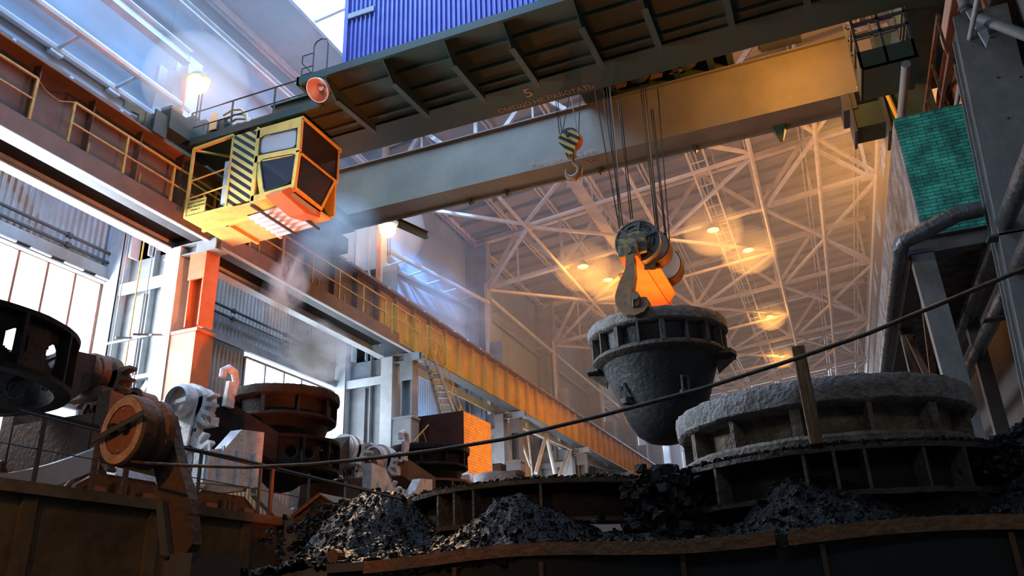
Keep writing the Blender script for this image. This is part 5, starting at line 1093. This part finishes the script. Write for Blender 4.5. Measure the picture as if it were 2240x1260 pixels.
# ================================================================== HAZE AND SMOKE
def volume(name, loc, dens, col, g=.3, noise=None, emis=None):
    M = bpy.data.materials.new(name); M.use_nodes = True; nt = M.node_tree; N = nt.nodes; Lk = nt.links
    N.remove(N['Principled BSDF']); out = N['Material Output']
    v = N.new('ShaderNodeVolumeScatter'); v.inputs['Color'].default_value = (*col, 1); v.inputs['Density'].default_value = dens; v.inputs['Anisotropy'].default_value = g
    Lk.new(v.outputs[0], out.inputs['Volume'])
    if noise:
        tc = N.new('ShaderNodeTexCoord'); n = N.new('ShaderNodeTexNoise'); n.inputs['Scale'].default_value = noise[0]; n.inputs['Detail'].default_value = 5; n.inputs['Distortion'].default_value = .6
        r = N.new('ShaderNodeMapRange'); r.inputs[1].default_value = noise[1]; r.inputs[2].default_value = noise[2]; r.inputs[3].default_value = 0; r.inputs[4].default_value = 1
        ln = N.new('ShaderNodeVectorMath'); ln.operation = 'LENGTH'; sc = N.new('ShaderNodeMapRange'); sc.inputs[1].default_value = .25; sc.inputs[2].default_value = 1.0; sc.inputs[3].default_value = 1; sc.inputs[4].default_value = 0
        Lk.new(tc.outputs['Object'], n.inputs[0]); Lk.new(tc.outputs['Object'], ln.inputs[0]); Lk.new(ln.outputs['Value'], sc.inputs[0])
        Lk.new(n.outputs[0], r.inputs[0]); m1 = N.new('ShaderNodeMath'); m1.operation = 'MULTIPLY'; Lk.new(r.outputs[0], m1.inputs[0]); Lk.new(sc.outputs[0], m1.inputs[1])
        m2 = N.new('ShaderNodeMath'); m2.operation = 'MULTIPLY'; m2.inputs[1].default_value = dens; Lk.new(m1.outputs[0], m2.inputs[0]); Lk.new(m2.outputs[0], v.inputs['Density'])
    MATS[name] = M
volume('haze', None, .0105, (.9, .9, .95))
b = MB(); b.box(-17.0, 21.2, 9.6, 4.4, 111, 17.6); hz = b.build('haze', 'haze'); tag(hz, 'thin smoky haze filling the hall under the roof', 'haze', kind='stuff')

volume('haze_near', None, .02, (.92, .94, 1), g=.2)
b = MB(); b.box(-18.2, 5, 14.6, -11.5, 19.5, 20.6); tag(b.build('haze', 'haze_near'), 'bright bluish haze under the glazed roof at upper left', 'haze', kind='stuff')
volume('haze_lamp', None, .18, (1, .95, .9), g=.1)  # for spheres added to imitate the glow round the lamps
def puff(loc, sc, m, lab, rot=0):
    me = bpy.data.meshes.new('smoke'); b = MB(); b.lathe([(0.0001, -1), (.38, -.92), (.71, -.71), (.92, -.38), (1, 0), (.92, .38), (.71, .71), (.38, .92), (.0001, 1)], n=20)
    me.from_pydata(b.v, [], b.f); me.materials.append(MATS[m]); o = bpy.data.objects.new('smoke', me); COL.objects.link(o)
    o.location = (loc[0], loc[1], loc[2]+ZO); o.scale = sc; o.rotation_euler = (0, rot, 0); return tag(o, lab, 'smoke', kind='stuff')
puff((-15.0, 14.2, 14.4), (1.5, 1.5, 1.5), 'haze_lamp', 'warm glowing haze round the blazing upper left lamp')
puff((-16.6, 27.2, 15.9), (1.9, 1.9, 1.9), 'haze_lamp', 'warm glowing haze round the lamp below the far girder')
for (u, v), lab, q in LL:
    p = atRoof(u, v, -.6); puff(p, (1.5*q, 1.5*q, 1.3*q), 'haze_lamp', 'warm haze round the '+lab.split('orange ')[1])
volume('smoke_plume', None, 5, (.97, .93, 1), g=0.0, noise=(1.6, .42, .7))
puff(atX(690, 765, -15.2), (1.2, 1.9, 1.05), 'smoke_plume', 'pale violet smoke puff drifting over the second slag pot')
puff(atX(625, 640, -14.9), (.5, 1.0, 1.5), 'smoke_plume', 'thin violet smoke trail rising in front of the runway', .3)
volume('smoke_blue', None, .7, (.6, .8, 1), g=.2, noise=(1.4, .35, .7))  # blue of the daylight put into the smoke colour
puff((-16.6, 34, 14.6), (1.6, 6, 1.8), 'smoke_blue', 'soft blue smoke hanging beside the upper left columns behind the runway')
puff((-13.4, 18.8, 11.2), (2.0, 1.2, 1.5), 'smoke_blue', 'soft pale smoke drifting below the far girder right of the cab')
